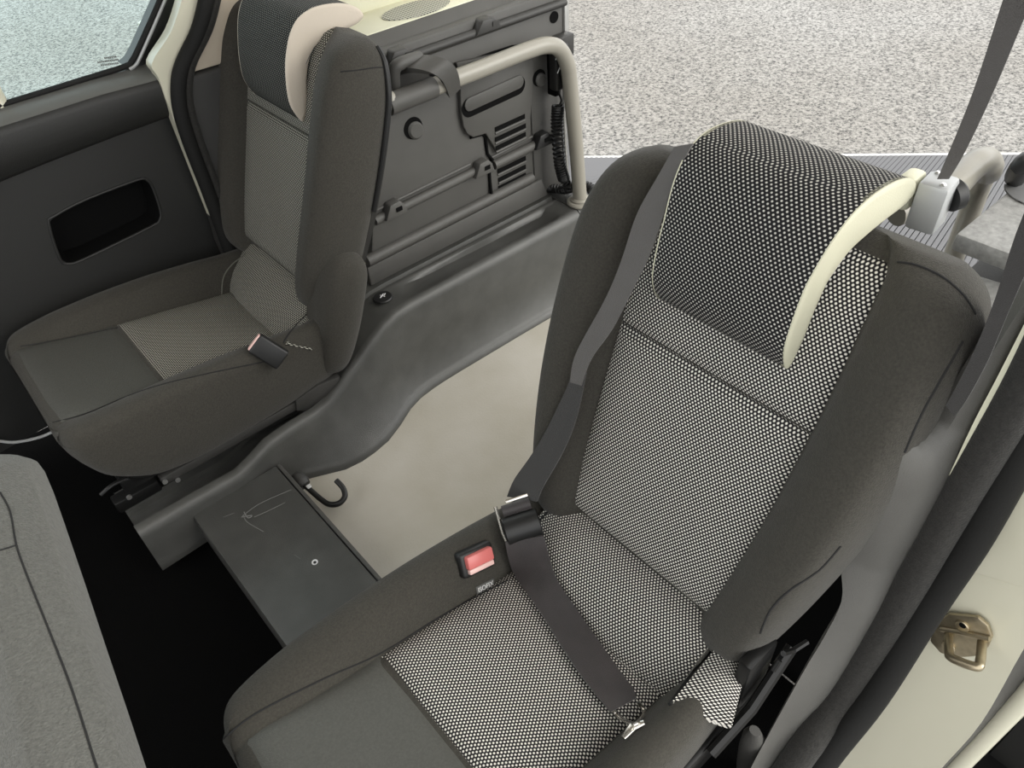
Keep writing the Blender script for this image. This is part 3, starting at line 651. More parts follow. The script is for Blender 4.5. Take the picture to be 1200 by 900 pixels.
def make_seat(c, s, far_seat, label):
    root = thing('rear_passenger_seat', label, 'car seat', (0.25, c, -1.13 if not far_seat else -1.13), 'rear passenger seats')
    S, Bk = seat_frame(c, s, CX, CZ, REC)
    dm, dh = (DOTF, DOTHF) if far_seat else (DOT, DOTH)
    parts = {}
    BK = [(t-(0.018*min(1, max(0, (t-.40)/.06))), W, hb, nb, n0) for t, W, hb, nb, n0 in BACK] if far_seat else [(t, W*0.972, hb, nb, n0) for t, W, hb, nb, n0 in BACK]
    hdt, hdw, HW = (-0.034, 0.014, 0.095) if far_seat else (0.0, 0.0, 0.0915)
    cdw, cdz, cdx = (0.020, -0.012, 0.008) if far_seat else (0.008, 0.012, -0.004)
    SB = S
    def S(w, x, z): return SB(w+cdw, x+cdx, z+cdz)
    # backrest
    back = obj('backrest', backrest_body(Bk, BK), FAB, root, sharp=60); parts['back'] = back
    def ins(t0, t1, w0, w1, bul):
        cw, hw = (w0+w1)/2, (w1-w0)/2; ct, ht = (t0+t1)/2, (t1-t0)/2
        def fn(u, v):
            e1 = max(0, 1-abs((u-cw)/hw)**6); e2 = max(0, 1-abs((v-ct)/ht)**10)
            n_ = interp(BACK, v)[3]-0.004 + bul*min(e1, e2)**0.5
            return Bk(u, v, n_), Bk(0, 0, 1)-Bk(0, 0, 0)
        return fn
    o = obj('backrest_insert', patch(ins(0.0, 0.312, -0.143, 0.143, 0.011), lin(-0.143, 0.143, 30), lin(0.0, 0.312, 32), 0.006), dm, back); parts['ins'] = o
    o = obj('upper_insert', patch(ins(0.314, 0.512, -0.145, 0.145, 0.009), lin(-0.145, 0.145, 30), lin(0.314, 0.512, 22), 0.006), dm, back); parts['ins2'] = o
    # rear shell
    sh_ = [[V(w*(W-.012), t*0.985, nb+d) for w, d in ((-1, .012), (-.97, -.004), (-.85, -.010), (.85, -.010), (.97, -.004), (1, .012), (.85, .014), (-.85, .014))] for t, W, hb, nb, n0 in BK[1:-1]]
    cols = [crv([r_[j] for r_ in sh_], 4) for j in range(8)]
    bm = bmesh.new(); add_loft(bm, [[Bk(*cols[j][i]) for j in range(8)] for i in range(len(cols[0]))]); obj('back_shell', bm, BLK, back)
    bm = bmesh.new(); add_tube(bm, crv([Bk(W-.006, t, nb+.012) for t, W, hb, nb, n0 in BK[4:-1]], 4), 0.0055, 8); obj('piping', bm, BLK, back)
    # headrest
    prof = [(a+hdt, b_) for a, b_ in HR_OUT + HR_IN]
    pr = crv([V(a, b_, 0) for a, b_ in prof], 5, True)
    cen = sum(pr, Vector())/len(pr); per = [0]
    for a, b_ in zip(pr, pr[1:]): per.append(per[-1]+(b_-a).length)
    ws = lin(-HW, HW, 18); rings = []; uvs = []
    def hw_(w, t): return hdw + w*(1+0.11*min(1, max(0, (t-hdt-0.48)/0.1)))
    for w in ws:
        e_ = abs(w)/HW; yy = 0.005*(1-e_**4)
        rings.append([Bk(hw_(w, p.x), p.x, p.y+(yy if p.y > 0.02 else 0)) for p in pr]); uvs.append([(w, q) for q in per])
    bm = bmesh.new(); add_loft(bm, rings, uvs=uvs); hr = obj('headrest', bm, dh, root, sharp=50); parts['hr'] = hr
    sgn = 1 if sum((pr[i-1].x*pr[i].y-pr[i].x*pr[i-1].y) for i in range(len(pr))) > 0 else -1
    for sg in (-1, 1):
        bm = bmesh.new(); rg = []
        for d, k in ((-0.004, 0.0), (0.0015, 0.0), (0.003, 0.0022), (0.004, 0.006)):
            off_ = []
            for i, p in enumerate(pr):
                a_, b_ = pr[i-2], pr[(i+2) % len(pr)]; tn = (b_-a_).normalized(); off_.append(p+V(-tn.y, tn.x, 0)*sgn*k)
            rg.append([Bk(hw_(sg*HW, p.x)+sg*d, p.x, p.y) for p in off_])
        add_loft(bm, rg); o = obj('headrest_side', bm, CREAMF2 if far_seat else CREAMF, hr, sharp=50); o['label'] = 'pale vinyl headrest side'
        if sg == 1: parts['hrside'] = o
    # cushion
    rings = []
    for q in CUSH: rings.append([(w, q[0], z) for w, z in mirror_half(cush_half(*q[1:]))])
    fine = [crv([V(*p) for p in rg], 3, True) for rg in rings]; N = len(fine[0])
    cols = [crv([fine[i][j] for i in range(len(fine))], 4) for j in range(N)]
    bm = bmesh.new(); add_loft(bm, [[S(*cols[j][i]) for j in range(N)] for i in range(len(cols[0]))])
    cu = obj('cushion', bm, FAB, root, sharp=60); parts['cu'] = cu
    def cfn(u, v):
        e1 = max(0, 1-abs(u/0.142)**6); e2 = max(0, 1-abs((v-0.29)/0.132)**8)
        return S(u, v, cz_ins(v)-0.001+0.011*min(e1, e2)**0.5), V(0, 0, 1)
    parts['cins'] = obj('cushion_insert', patch(cfn, lin(-0.142, 0.142, 30), lin(0.158, 0.422, 28), 0.006), dm, cu)
    def pfn(u, v):
        e1 = max(0, 1-abs(u/0.146)**8); e2 = max(0, 1-abs((v-0.058)/0.097)**8); z, zi = interp(CUSH, v)[1:3]
        return S(u, v, zi-0.0015+0.006*min(e1, e2)**0.5), V(0, 0, 1)
    parts['front'] = obj('front_panel', patch(pfn, lin(-0.146, 0.146, 30), lin(-0.038, 0.155, 24), 0.006), FABP, cu)
    # lumbar roll: cloth roll rising from the cushion to the backrest
    rp_ = crv([V(.408, -1.040, 0), V(.418, -1.018, 0), V(.440, -.990, 0), V(.466, -.966, 0), V(.490, -.950, 0), V(.515, -.946, 0), V(.54, -.958, 0)], 4)
    arc = [0]
    for a, b_ in zip(rp_, rp_[1:]): arc.append(arc[-1]+(b_-a).length)
    bm = bmesh.new(); rings = []; uvs = []
    for w in lin(-0.158, 0.158, 34):
        e_ = abs(w)/0.158; f_ = 1-0.05*e_**6; r_ = []
        for p in rp_:
            k_ = min(1, max(0, (0.47-p.x)/0.05))
            r_.append(S(w, p.x + 0.008*e_**4 - 0.008*(1-e_*e_)*k_, -1.06+(p.y-cdz*min(1, max(0, (p.x-.45)/.05))+1.06)*f_))
        rings.append(r_+[S(w, .56, -1.06), S(w, .42, -1.06)]); uvs.append([(w, 0.42+a_) for a_ in arc]+[(w, .6), (w, .7)])
    add_loft(bm, rings, uvs=uvs); parts['roll'] = obj('lumbar_roll', bm, dm, cu, sharp=60)
    gt = bvh([parts['cu'], parts['cins'], parts['roll'], parts['front']])
    corners = ((853, 742), (783, 828), (857, 852), (878, 766)) if not far_seat else ((360, 367), (333, 404), (364, 411), (368, 372))
    hs = [hit(u, v, gt) for u, v in corners]
    if not far_seat: q = [onz(u, v, z) for (u, v), z in zip(corners, (-.950, -.958, -.966, -.956))]
    else: q = [h[0] for h in hs]
    if True:
        nn = (q[3]-q[0]).cross(q[1]-q[0]).normalized()
        if nn.dot(q[0]) > 0: nn = -nn
        wl_, hl_ = (q[3]-q[0]).length*1.3, (q[1]-q[0]).length*1.3
        def ffn(u, v):
            a, b_ = u/wl_, v/hl_; p = q[0].lerp(q[3], a).lerp(q[1].lerp(q[2], a), b_)
            return p+nn*(0.004+0.008*math.sin(math.pi*a)*math.sin(math.pi*b_)), nn
        parts['fin'] = obj('side_gusset', patch(ffn, lin(0, wl_, 10), lin(0, hl_, 12), 0.014), dm, cu)
    return root, parts, S, Bk

# ---- near seat
near, npz, nS, nB = make_seat(0.382, 1, False, 'larger foreground rear seat with white dotted fabric and cream sided headrest, nearest the camera')
nt = bvh(list(npz.values()))
ntb = bvh([npz['back'], npz['ins'], npz['ins2']]); ntc = bvh([npz[k] for k in ('cu', 'cins', 'roll', 'front', 'fin') if k in npz])
seam(npz['back'], [(1052, 307), (1075, 311), (1105, 325), (1130, 347), (1143, 368)], ntb)
seam(npz['back'], [(1128, 400), (1105, 440), (1080, 485), (1060, 530)], ntb)
seam(npz['back'], [(985, 640), (960, 668), (925, 692), (903, 715), (891, 742)], ntb)
seam(npz['cu'], [(852, 744), (838, 757), (815, 785), (785, 826)], ntc, 0.003)
seam(npz['cu'], [(262, 866), (300, 836), (380, 795), (447, 765), (520, 720), (595, 680)], ntc)
seam(npz['cu'], [(655, 590), (640, 602), (628, 615)], ntc, 0.002)
# red buckle sunk in the aisle bolster
bm = bmesh.new()
h0 = hit(556, 655, ntc); hp_, hn_ = h0[0], h0[1]
def local_axes(pa, pb, nrm):
    x_ = (pb-pa); x_ = (x_-nrm*x_.dot(nrm)).normalized(); return (x_, nrm.cross(x_).normalized(), nrm)
ha, hb_ = hit(537, 660, ntc)[0], hit(575, 642, ntc)[0]
AX = local_axes(ha, hb_, hn_)
add_box(bm, hp_+hn_*0.001, (0.060, 0.040, 0.020), AX, 0.006, 3); bk_ = obj('buckle', bm, BLK, npz['cu'])
bm = bmesh.new(); add_box(bm, hp_+hn_*0.012+AX[1]*0.004, (0.046, 0.020, 0.016), AX, 0.003); obj('red_button', bm, RED, bk_)
bm = bmesh.new(); add_box(bm, hp_+hn_*0.012-AX[1]*0.010, (0.044, 0.008, 0.012), AX, 0.002); obj('buckle_mouth', bm, PINK, bk_)
# tag with lettering
g = hit(568, 687, ntc); ga, gb_ = hit(555, 693, ntc)[0], hit(580, 680, ntc)[0]
AXT = local_axes(ga, gb_, g[1])
bm = bmesh.new(); add_box(bm, g[0]+g[1]*0.001, (0.034, 0.013, 0.003), AXT, 0.001); tg = obj('fabric_tag', bm, TAG, npz['cu'])
td = bpy.data.curves.new('lettering', 'FONT'); td.body = 'ISOFIX'; td.size = 0.0105; td.align_x = 'CENTER'; td.align_y = 'CENTER'; td.extrude = 0.0003
to = bpy.data.objects.new('tmp_text', td); C.objects.link(to); bpy.context.view_layer.update()
me = bpy.data.meshes.new_from_object(to.evaluated_get(bpy.context.evaluated_depsgraph_get())); bpy.data.objects.remove(to)
bm = bmesh.new(); bm.from_mesh(me); bpy.data.meshes.remove(me)
for v in bm.verts: v.co = g[0]+g[1]*(0.0030+v.co.z)+AXT[0]*v.co.x*0.95+AXT[1]*v.co.y
obj('lettering', bm, WHITE, tg)
# frame and lever on the door side of the near seat
bm = bmesh.new(); add_box(bm, nS(-0.222, 0.36, -1.06), (0.30, 0.014, 0.06), bevel=.004); add_box(bm, nS(-0.215, 0.50, -0.99), (0.06, 0.02, 0.14), bevel=.006)
add_tube(bm, [nS(-0.235, .40, -1.03), nS(-0.24, .47, -1.0), nS(-0.235, .55, -.95)], 0.008, 8); obj('side_frame', bm, BLKMET, near)
bm = bmesh.new(); hl = ony(882, 872, 0.14); hl2 = ony(874, 915, 0.14)
add_tube(bm, [hl.lerp(hl2, q) for q in (-.3, -.15, .1, .6, 1.0)], [0.008, .016, .019, .019, .016], 14, flat=.8); obj('recliner_lever', bm, PLA, near)
bm = bmesh.new(); add_box(bm, nS(0, 0.25, -1.215), (0.40, 0.34, 0.17), bevel=.01); obj('seat_base', bm, BLKMET, near)
bm = bmesh.new(); add_tube(bm, [ony(918, 766, .14), ony(930, 762, .14), ony(946, 752, .135)], .0035, 6); add_tube(bm, [ony(906, 786, .14), ony(914, 774, .14)], .003, 6); obj('spring_wire', bm, BLKMET, near)

# ---- far seat
fars, fz, fS, fB = make_seat(1.468, -1, True, 'smaller rear seat on the far side with grey insert, dark buckle and beige headrest side')
ftb = bvh([fz['back'], fz['ins'], fz['ins2']]); ftc = bvh([fz[k] for k in ('cu', 'cins', 'roll', 'front', 'fin') if k in fz])
seam(fz['cu'], [(24, 406), (60, 400), (100, 392), (138, 384)], ftc)
seam(fz['cu'], [(62, 495), (100, 485), (150, 464), (192, 450), (260, 434), (325, 421)], ftc)
seam(fz['cu'], [(288, 298), (272, 310), (262, 325), (260, 345)], ftc, 0.0018, SEAML)
seam(fz['cu'], [(362, 366), (350, 378), (338, 392), (332, 402)], ftc, 0.0018)
seam(fz['back'], [(399, 84), (420, 82), (440, 79), (453, 79)], ftb, 0.0012)
# rounded hinge pad at the side
bm = bmesh.new(); tt = [(-0.185, .012, -.02, .004), (-0.172, .030, -.024, .012), (-0.13, .040, -.024, .020), (-0.05, .048, -.022, .026), (0.03, .052, -.020, .028), (0.075, .048, -.021, .028), (0.102, .034, -.022, .024), (0.114, .016, -.022, .014)]
rings = []
for t, hw, cn, pr_ in tt:
    rings.append([fB(0.207+a*pr_*2.3, t, cn-0.018+hw*b_) for a, b_ in ((-.4, -.95), (.0, -1.0), (.5, -.94), (.85, -.70), (1.0, 0), (.85, .70), (.5, .94), (0, 1.0), (-.4, .95))])
fine = [crv(r_, 3, True) for r_ in rings]; N = len(fine[0]); cols = [crv([fine[i][j] for i in range(len(fine))], 4) for j in range(N)]
add_loft(bm, [[cols[j][i] for j in range(N)] for i in range(len(cols[0]))]); obj('hinge_pad', bm, FAB, fars, sharp=60)
# buckle standing at the back of the cushion
hb_ = hit(309, 408, ftc)[0]; dep = hb_.dot(_f)-0.012
pc = ray(309, 408)*dep
dax = (-_r*0.72+_u*0.52-_f*0.40).normalized(); wax = (_r*0.70+_u*0.66); wax = (wax-dax*wax.dot(dax)).normalized(); nax = dax.cross(wax)
bm = bmesh.new(); add_box(bm, pc-dax*0.012, (0.043, 0.022, 0.066), (wax, nax, dax), .004, 3); bo = obj('buckle', bm, BLK, fz['cu'])
bm = bmesh.new(); add_box(bm, pc+dax*0.0215, (0.037, 0.015, 0.006), (wax, nax, dax), .002); obj('pale_button', bm, PINK, bo)
# rail, hinge plate, base and linkage beneath
bm = bmesh.new(); a, b_ = ony(188, 563, 1.25), ony(346, 473, 1.25); d_ = (b_-a); add_box(bm, (a+b_)/2, (d_.length, 0.018, 0.022), (d_.normalized(), V(0, 1, 0), V(0, 0, 1)), .003); obj('seat_rail', bm, PLD, fars)
bm = bmesh.new(); add_prism(bm, [ony(u, v, 1.235) for u, v in ((347, 470), (348, 482), (362, 482), (366, 478), (384, 476), (397, 460), (399, 441), (372, 452))], (0, 0.02, 0), .003); obj('hinge_plate', bm, PLD, fars)
bm = bmesh.new(); add_box(bm, (0.24, 1.44, -1.15), (0.42, 0.30, 0.05), bevel=.01); add_box(bm, (0.05, 1.30, -1.16), (0.10, 0.06, 0.07), bevel=.006); obj('seat_base', bm, BLKMET, fars)
bm = bmesh.new()
add_tube(bm, crv([ony(118, 580, 1.25), ony(132, 568, 1.25), ony(148, 561, 1.25)], 3), .004, 8)
add_tube(bm, crv([ony(150, 558, 1.26), ony(168, 558, 1.26), ony(188, 553, 1.26), ony(198, 550, 1.26)], 3), .005, 8)
add_tube(bm, [ony(178, 551, 1.25), ony(190, 547, 1.25)], .005, 8)
add_box(bm, ony(160, 578, 1.27), (.09, .03, .03), bevel=.004); obj('linkage', bm, BLKMET, fars)
for (u, v) in ((193, 564), (208, 562), (151, 582)):
    bm = bmesh.new(); add_disc(bm, ony(u, v, 1.24), (0, -1, 0), .005, .004); obj('bolt', bm, STEEL, fars)

# ---- front seat seen from behind and above
fs = thing('front_seat', 'plain light grey fabric front seat back at the bottom left corner', 'car seat', (-0.4, 0.385, -1.2))
_, FBk = seat_frame(0.430, 1, -0.352, -0.965, math.radians(24))
FB_TAB = [(-0.035, 0.20, 0.004, -0.070, -0.030), (0.02, 0.225, 0.034, -0.096, -0.002), (0.10, 0.24, 0.042, -0.1, 0.0), (0.20, 0.25, 0.045, -0.1, 0.0), (0.30, 0.256, 0.045, -0.1, 0.0), (0.40, 0.259, 0.040, -0.1, 0.0), (0.48, 0.260, 0.028, -0.1, 0.0), (0.53, 0.252, 0.012, -0.098, -0.002), (0.555, 0.230, -0.006, -0.092, -0.014), (0.572, 0.195, -0.028, -0.078, -0.030)]
fb = obj('backrest', backrest_body(FBk, FB_TAB), FABG, fs, sharp=60)
piv = V(-0.08, 0.66, 0)
_ca, _sa = math.cos(math.radians(6)), math.sin(math.radians(6))
_bl = root_loc(fb)
for v_ in fb.data.vertices:
    q = v_.co+_bl-piv; v_.co = V(q.x*_ca+q.y*_sa, -q.x*_sa+q.y*_ca, q.z)+piv-_bl
ftt = bvh([fb])
seam(fb, [(0, 577), (12, 600), (19, 638), (30, 670), (58, 740), (85, 810), (112, 895), (125, 930)], ftt, 0.0008)
seam(fb, [(0, 645), (10, 642), (19, 639)], ftt, 0.0008)
bm = bmesh.new(); rings = []
for x, W, z0, z1 in ((-0.95, .17, -1.0, -.97), (-.93, .22, -1.06, -.95), (-.8, .24, -1.13, -.94), (-.5, .24, -1.13, -.99), (-.36, .22, -1.12, -1.0)):
    rings.append([V(x, .40+a*W, z0 if q else z1) for a, q in ((-.9, 0), (-1, 0), (-1, 1), (-.9, 1), (.9, 1), (1, 1), (1, 0), (.9, 0))])
add_loft(bm, rings); obj('cushion', bm, FABG, fs)
bm = bmesh.new(); add_box(bm, (-0.62, .40, -1.23), (.45, .38, .2), bevel=.01); obj('seat_base', bm, BLKMET, fs)
# thin pale cable by the far door
bm = bmesh.new(); add_tube(bm, crv([onz(-30, 512, -1.22), onz(0, 517, -1.22), onz(20, 518, -1.22), onz(48, 512, -1.21), onz(70, 502, -1.2)], 4), .0035, 8)
tag(obj('floor_cable', bm, ALU), 'thin pale cable hanging in the dark gap before the far seat', 'cable')

# ================================================================== belt lying over the near seat
belt = thing('lap_belt', 'black and plum seat belt with adjuster lying across the dotted foreground seat', 'seat belt', tuple(nS(0.05, 0.35, -0.98)))
def ribbon(pairs, trees, lift, th, material, name, k=5, fallback=0.03, fb2=None):
    A, B = [], []
    L = crv([V(a, b_, 0) for (a, b_), _ in pairs], k); R = crv([V(a, b_, 0) for _, (a, b_) in pairs], k)
    lf = crv([V(q, 0, 0) for q in (lift if isinstance(lift, list) else [lift]*len(pairs))], k)
    nb_ = nB(0, 0, 1)-nB(0, 0, 0)
    for i in range(len(L)):
        for q, out in ((L[i], A), (R[i], B)):
            h = hit(q.x, q.y, trees) if trees else None
            if h is None:
                d = ray(q.x, q.y); p0 = nB(0, 0, fallback if fb2 is None else fallback+(fb2-fallback)*i/(len(L)-1)); p = d*(p0.dot(nb_)/d.dot(nb_)); out.append(p)
            else: out.append(h[0]-ray(q.x, q.y).normalized()*lf[i].x)
    # smooth the two edges a little
    for E_ in (A, B):
        for _ in range(3):
            F_ = [p.copy() for p in E_]
            for i in range(1, len(E_)-1): E_[i] = (F_[i-1]+2*F_[i]+F_[i+1])/4
    bm = bmesh.new(); add_strip(bm, A, B, th); return obj(name, bm, material, belt, sharp=50)
ribbon([((790, 172), (812, 168)), ((770, 208), (797, 195)), ((746, 250), (781, 240)), ((730, 300), (764, 292)), ((712, 345), (738, 345)), ((690, 385), (716, 388)), ((672, 420), (692, 420)), ((668, 448), (681, 452))], None, 0, 0.002, WEBG, 'shoulder_webbing', fallback=0.040, fb2=0.056)
ribbon([((674, 425), (686, 437)), ((666, 450), (682, 458)), ((652, 480), (675, 490)), ((636, 512), (663, 522)), ((618, 540), (648, 550)), ((602, 562), (635, 572)), ((594, 582), (629, 588))], None, 0, 0.003, WEB, 'twisted_webbing', fallback=0.052, fb2=0.050)
ribbon([((592, 636), (637, 628)), ((597, 660), (642, 648)), ((606, 680), (650, 675)), ((630, 712), (672, 708)), ((655, 752), (697, 744)), ((684, 795), (728, 788)), ((706, 822), (742, 806)), ((716, 834), (746, 818))], ntc, [.030, .020, .012, .014, .014, .014, .014, .012], 0.003, WEBB, 'lap_webbing')
ca = hit(598, 624, ntc); cc = onx(611, 617, 0.415)
hA = hit(612, 640, ntc)
q0 = hit(630, 610, nt); dep = q0[0].length-0.035
pl_, pr2 = ray(590, 624).normalized()*dep, ray(634, 610).normalized()*dep
axx = (pr2-pl_).normalized(); vw = -(pl_+pr2).normalized(); vw = (vw-axx*vw.dot(axx)).normalized(); upx = vw.cross(axx)
if upx.dot(_u) < 0: upx = -upx
cc = (pl_+pr2)/2
bm = bmesh.new(); add_tube(bm, [cc+axx*q for q in (-.0275, -.026, .026, .0275)], [.017, .0195, .0195, .017], 18, flat=1.1, up=tuple(upx)); ad = obj('adjuster', bm, BLK, belt)
bm = bmesh.new(); a_ = cc+upx*0.030; add_tube(bm, [a_-axx*0.022, a_+axx*0.022], 0.009, 12); obj('adjuster_bar', bm, WEBB, ad)
bm = bmesh.new(); a_ = cc+upx*0.043; add_box(bm, a_+axx*0.004, (0.036, 0.005, 0.003), (axx, upx, vw), .001); obj('steel_slot', bm, CHROME, ad)
bm = bmesh.new(); add_tube(bm, [cc-axx*0.030+upx*0.04, cc-axx*0.031, cc-axx*0.029-upx*0.016], 0.003, 8); obj('adjuster_frame', bm, CHROME, ad)
# chrome end loop
bm = bmesh.new()
pts = [(716, 834), (722, 842), (744, 855), (752, 853), (751, 835), (746, 826)]
hq = [hit(u, v, ntc) for u, v in pts]; add_tube(bm, crv([h[0]+h[1]*0.008 for h in hq if h], 4), 0.0026, 8); obj('end_loop', bm, CHROME, belt)
bm = bmesh.new(); hq = [hit(u, v, ntc) for u, v in ((757, 851), (744, 857), (733, 870))]; add_tube(bm, [h[0]+h[1]*0.006 for h in hq if h], [0.003, .0055, .003], 8, flat=.5); obj('end_tongue', bm, CHROME, belt)

# ================================================================== NEAR SIDE: pillar, seal, jamb, belts
YN = 0.075
rub = [(900, 985), (966, 890), (1024, 815), (1086, 715), (1138, 635), (1174, 570), (1206, 510), (1245, 435), (1290, 340), (1340, 230)]
SX = [.46, .54, .60, .645, .662, .668, .668, .668, .668, .668]
flo = [(880, 965), (944, 875), (988, 815), (1050, 715), (1095, 635), (1132, 570), (1168, 510), (1208, 440), (1255, 345), (1300, 240)]
bm = bmesh.new(); add_tube(bm, crv([onx(u, v, x) for (u, v), x in zip(rub, SX)], 5), 0.0185, 14); se = struct('trim_9', bm, RUB, 'black rubber door seal beside the foreground seat')
bm = bmesh.new(); add_tube(bm, crv([onx(u, v, x-.012) for (u, v), x in zip(flo, SX)], 5), 0.0205, 14); obj('seal_lip', bm, RUBF, se)
# lower pillar trim
bm = bmesh.new()
ti = [(1200, 330), (1150, 400), (1112, 455), (1084, 495), (1055, 532), (1020, 590), (991, 645), (986, 668), (986, 705), (965, 748), (940, 790), (885, 890), (850, 960)]
to_ = [(1235, 330), (1195, 400), (1168, 455), (1142, 505), (1116, 560), (1098, 600), (1066, 660), (1058, 675), (1043, 712), (1012, 765), (968, 840), (925, 900), (880, 960)]
TX = [.655, .655, .65, .64, .60, .597, .605, .60, .59, .57, .54, .47, .40]
A = crv([onx(u, v, x) for (u, v), x in zip(ti, TX)], 4); B = crv([onx(u, v, x) for (u, v), x in zip(to_, [.655, .655, .655, .655, .65, .648, .64, .638, .63, .61, .575, .53, .46])], 4)
Mm = [a.lerp(b_, .55)+V(-0.012, 0.0, 0.0) for a, b_ in zip(A, B)]
add_loft(bm, [[a, mm_, b_, b_+V(.05, 0, 0), a+V(.05, .01, 0)] for a, mm_, b_ in zip(A, Mm, B)]); struct('trim_10', bm, TRIMG, 'grey lower pillar trim between the foreground seat and the door seal', sharp=60)
bm = bmesh.new(); add_box(bm, (1.05, 0.20, -0.95), (0.62, 0.10, 0.70), bevel=.02); struct('wall_right', bm, PLD, 'dark luggage side panel behind the foreground seat')
# cream sliver of upper pillar trim
bm = bmesh.new()
A = [onx(u, v, 0.645) for u, v in ((1112, 557), (1140, 497), (1166, 447), (1195, 390), (1235, 310))]; B = [onx(u, v, 0.645) for u, v in ((1114, 562), (1150, 503), (1182, 450), (1218, 390), (1262, 310))]
add_strip(bm, crv(A, 4), crv(B, 4), 0.01); struct('trim_11', bm, CREAMT, 'narrow cream pillar trim edge by the right hand seal')
# painted door jamb
XJ = 0.70
def J(u, v, x=XJ): return onx(u, v, x)
A = [J(u, v) for u, v in ((840, 985), (935, 900), (1010, 805), (1085, 690), (1125, 630), (1165, 555), (1215, 470), (1260, 390))]
B = [J(u, v) for u, v in ((1020, 985), (1102, 902), (1150, 847), (1200, 760), (1250, 680), (1330, 560))]
B_ = [J(u, v) for u, v in ((1000, 1010), (1050, 960), (1102, 902), (1150, 847), (1200, 760), (1250, 680), (1300, 600), (1350, 520))]
bm = bmesh.new(); add_strip(bm, crv(A, 4), crv(B_, 4), 0.012, (-1, 0, 0)); jm = struct('trim_12', bm, PAINT, 'cream painted door jamb carrying the striker')
bm = bmesh.new(); add_prism(bm, [J(u, v, XJ-0.012) for u, v in ((1100, 658), (1138, 671), (1200, 690), (1300, 722), (1330, 560), (1215, 490), (1160, 565))], (0.010, 0, 0), .003); obj('jamb_step', bm, PAINT, jm)
bm = bmesh.new(); add_strip(bm, crv(B[:5], 4), crv([J(u, v, XJ+0.03) for u, v in ((1030, 985), (1110, 900), (1158, 850), (1205, 795), (1260, 715))], 4), .01); obj('jamb_gasket', bm, PLA, jm)
bm = bmesh.new(); add_tube(bm, crv([J(u, v, XJ+0.03) for u, v in ((1040, 985), (1118, 903), (1166, 853), (1212, 804), (1270, 725))], 5), 0.013, 12); obj('body_edge', bm, PAINT, jm)
bm = bmesh.new(); add_disc(bm, V(1.16, -0.10, -1.27), (0, -1, 0), 0.33, 0.20, seg=48, bevel=.03); tag(obj('tyre', bm, RUB), 'black tyre under the cream body edge at bottom right', 'tyre')
bm = bmesh.new(); add_box(bm, (1.13, -0.02, -1.42), (0.66, 0.26, 0.22), bevel=.02); struct('trim_15', bm, BLKM, 'black underside of the body behind the door sill')
bm = bmesh.new(); add_box(bm, (0.74, 0.115, -1.0), (0.03, 0.29, 0.68)); struct('trim_16', bm, BLKM, 'black closing panel behind the door jamb')
# striker
stx = thing('door_striker', 'golden zinc door striker loop on the cream jamb', 'striker', tuple(J(1130, 745, XJ-0.002)))
bm = bmesh.new()
pl = [J(u, v, XJ-0.004) for u, v in ((1092, 748), (1096, 735), (1106, 722), (1114, 717), (1148, 720), (1160, 730), (1165, 744), (1160, 756), (1145, 766), (1122, 768), (1104, 762))]
add_prism(bm, pl, (-0.006, 0, 0), .002); obj('plate', bm, ZINC, stx)
bm = bmesh.new(); w1, w2, w3, w4 = J(1112, 742, XJ-.010), J(1112, 770, XJ-.05), J(1148, 783, XJ-.05), J(1151, 752, XJ-.010)
add_tube(bm, crv([w1, w1.lerp(w2, .75), w2.lerp(w3, .12), w2.lerp(w3, .88), w3.lerp(w4, .25), w4], 6), 0.0055, 10); obj('loop', bm, ZINC, stx)
for (u, v) in ((1128, 733), (1112, 757)):
    bm = bmesh.new(); add_disc(bm, J(u, v, XJ-.010), (-1, 0, 0), .0085, .003, bevel=.001); sc_ = obj('screw', bm, ZINC, stx)
    bm = bmesh.new(); add_disc(bm, J(u, v, XJ-.0131), (-1, 0, 0), .004, .0006); obj('screw_socket', bm, BLKM, sc_)
bm = bmesh.new(); add_tube(bm, [J(1103, 737, XJ-.012), J(1125, 741, XJ-.012), J(1160, 749, XJ-.012)], .0035, 8); obj('bridge', bm, ZINC, stx)

# near parcel shelf with grille, front ledge
bm = bmesh.new(); add_box(bm, (1.10, 0.10, -0.512), (0.49, 0.29, 0.024), bevel=.006); sh2 = struct('trim_13', bm, SHELFG, 'speckled grey parcel shelf with round grille behind the foreground seat')
bm = bmesh.new(); add_disc(bm, onz(1206, 226, -0.4995), (0, 0, 1), 0.034, 0.002, seg=36, ry=.026); obj('speaker_grille', bm, GRILLE2, sh2)
bm = bmesh.new()
add_loft(bm, [[V(x, .02, -.66), V(x, .02, z+.01), V(x, .13, z), V(x, .22, z-.01), V(x, .245, z-.04), V(x, .245, -.66)] for x, z in ((.725, -.57), (.76, -.56), (.80, -.545), (.86, -.535))]); struct('trim_14', bm, SHELFG, 'grey side trim ledge below the near parcel shelf')

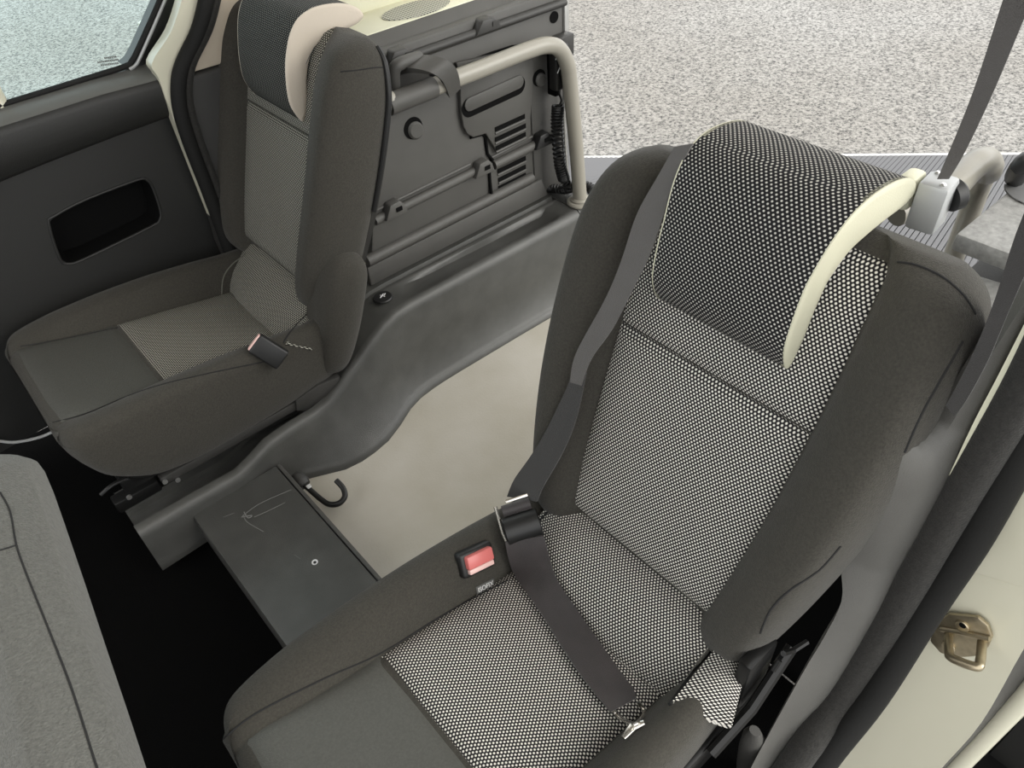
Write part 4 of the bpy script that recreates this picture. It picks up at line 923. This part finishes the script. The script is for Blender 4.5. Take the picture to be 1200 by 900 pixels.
# near retractor box, strap, grab bar
bx = thing('belt_retractor', 'pale grey metal seat belt retractor box behind the foreground headrest', 'belt retractor', tuple(onx(1090, 262, .80)))
p0 = onx(1092, 238, .80); dz = V(0, 0, 1)
bm = bmesh.new(); add_box(bm, p0, (0.036, 0.032, 0.056), (V(.95, .1, 0).normalized(), V(-.1, .95, 0).normalized(), dz), .005); obj('housing', bm, ALU, bx)
bm = bmesh.new(); add_box(bm, p0+V(.0, .028, .006), (0.030, 0.020, 0.040), bevel=.006); obj('side_cover', bm, CREAMT, bx)
bm = bmesh.new(); add_disc(bm, p0+V(.014, -.010, .006), (1, -.5, .2), .017, .014, bevel=.004); obj('spool', bm, BLK, bx)
for dx, dy_ in ((.010, .008), (-.010, -.008)):
    bm = bmesh.new(); add_disc(bm, p0+V(dx, dy_, .0275), (0, 0, 1), .003, .003, bevel=.001); obj('screw', bm, STEEL, bx)
def strap(name, label, pl_, pr_, xx, material, th=.002):
    A = crv([onx(u, v, x) for (u, v), x in zip(pl_, xx)], 4); B = crv([onx(u, v, x) for (u, v), x in zip(pr_, xx)], 4)
    bm = bmesh.new(); add_strip(bm, A, B, th); return tag(obj(name, bm, material), label, 'seat belt')
strap('shoulder_strap', 'dark shoulder belt rising to the top right from the pale retractor box', [(1098, 210), (1112, 178), (1140, 108), (1172, 10), (1195, -60)], [(1112, 210), (1131, 178), (1164, 108), (1205, 10), (1235, -60)], [.79, .77, .74, .70, .68], WEBG)
strap('pillar_strap', 'black belt running down beside the right shoulder of the foreground seat', [(1225, 190), (1190, 275), (1166, 350), (1142, 410), (1118, 458), (1108, 475)], [(1255, 200), (1215, 290), (1180, 370), (1158, 422), (1132, 470), (1118, 488)], [.62, .61, .605, .60, .60, .60], WEB)
g2 = thing('near_grab_bar', 'cream tubular grab bar behind the foreground seat by the grey shelf', 'grab bar', (1.12, .30, -1.0)); g2.name = 'grab_bar'
bm = bmesh.new(); add_tube(bm, crv([V(.85, .315, -.50), onz(1110, 222, -.49), onz(1135, 199, -.488), onz(1148, 189, -.49), onz(1157, 190, -.51), onz(1158, 201, -.55), onz(1145, 226, -.70), V(1.15, .31, -1.0)], 6), .0175, 14); obj('bar', bm, BAR, g2)
bm = bmesh.new(); add_disc(bm, V(1.15, .31, -1.0), (0, 0, 1), .035, .01, bevel=.004); obj('flange', bm, BAR, g2)
bm = bmesh.new(); add_tube(bm, crv([onz(1190, 208, -.49), onz(1197, 195, -.46), onz(1206, 188, -.46), onz(1215, 190, -.49)], 4), .012, 10); tag(obj('black_handle', bm, BLK), 'black loop handle on the grey shelf at the right edge', 'handle')
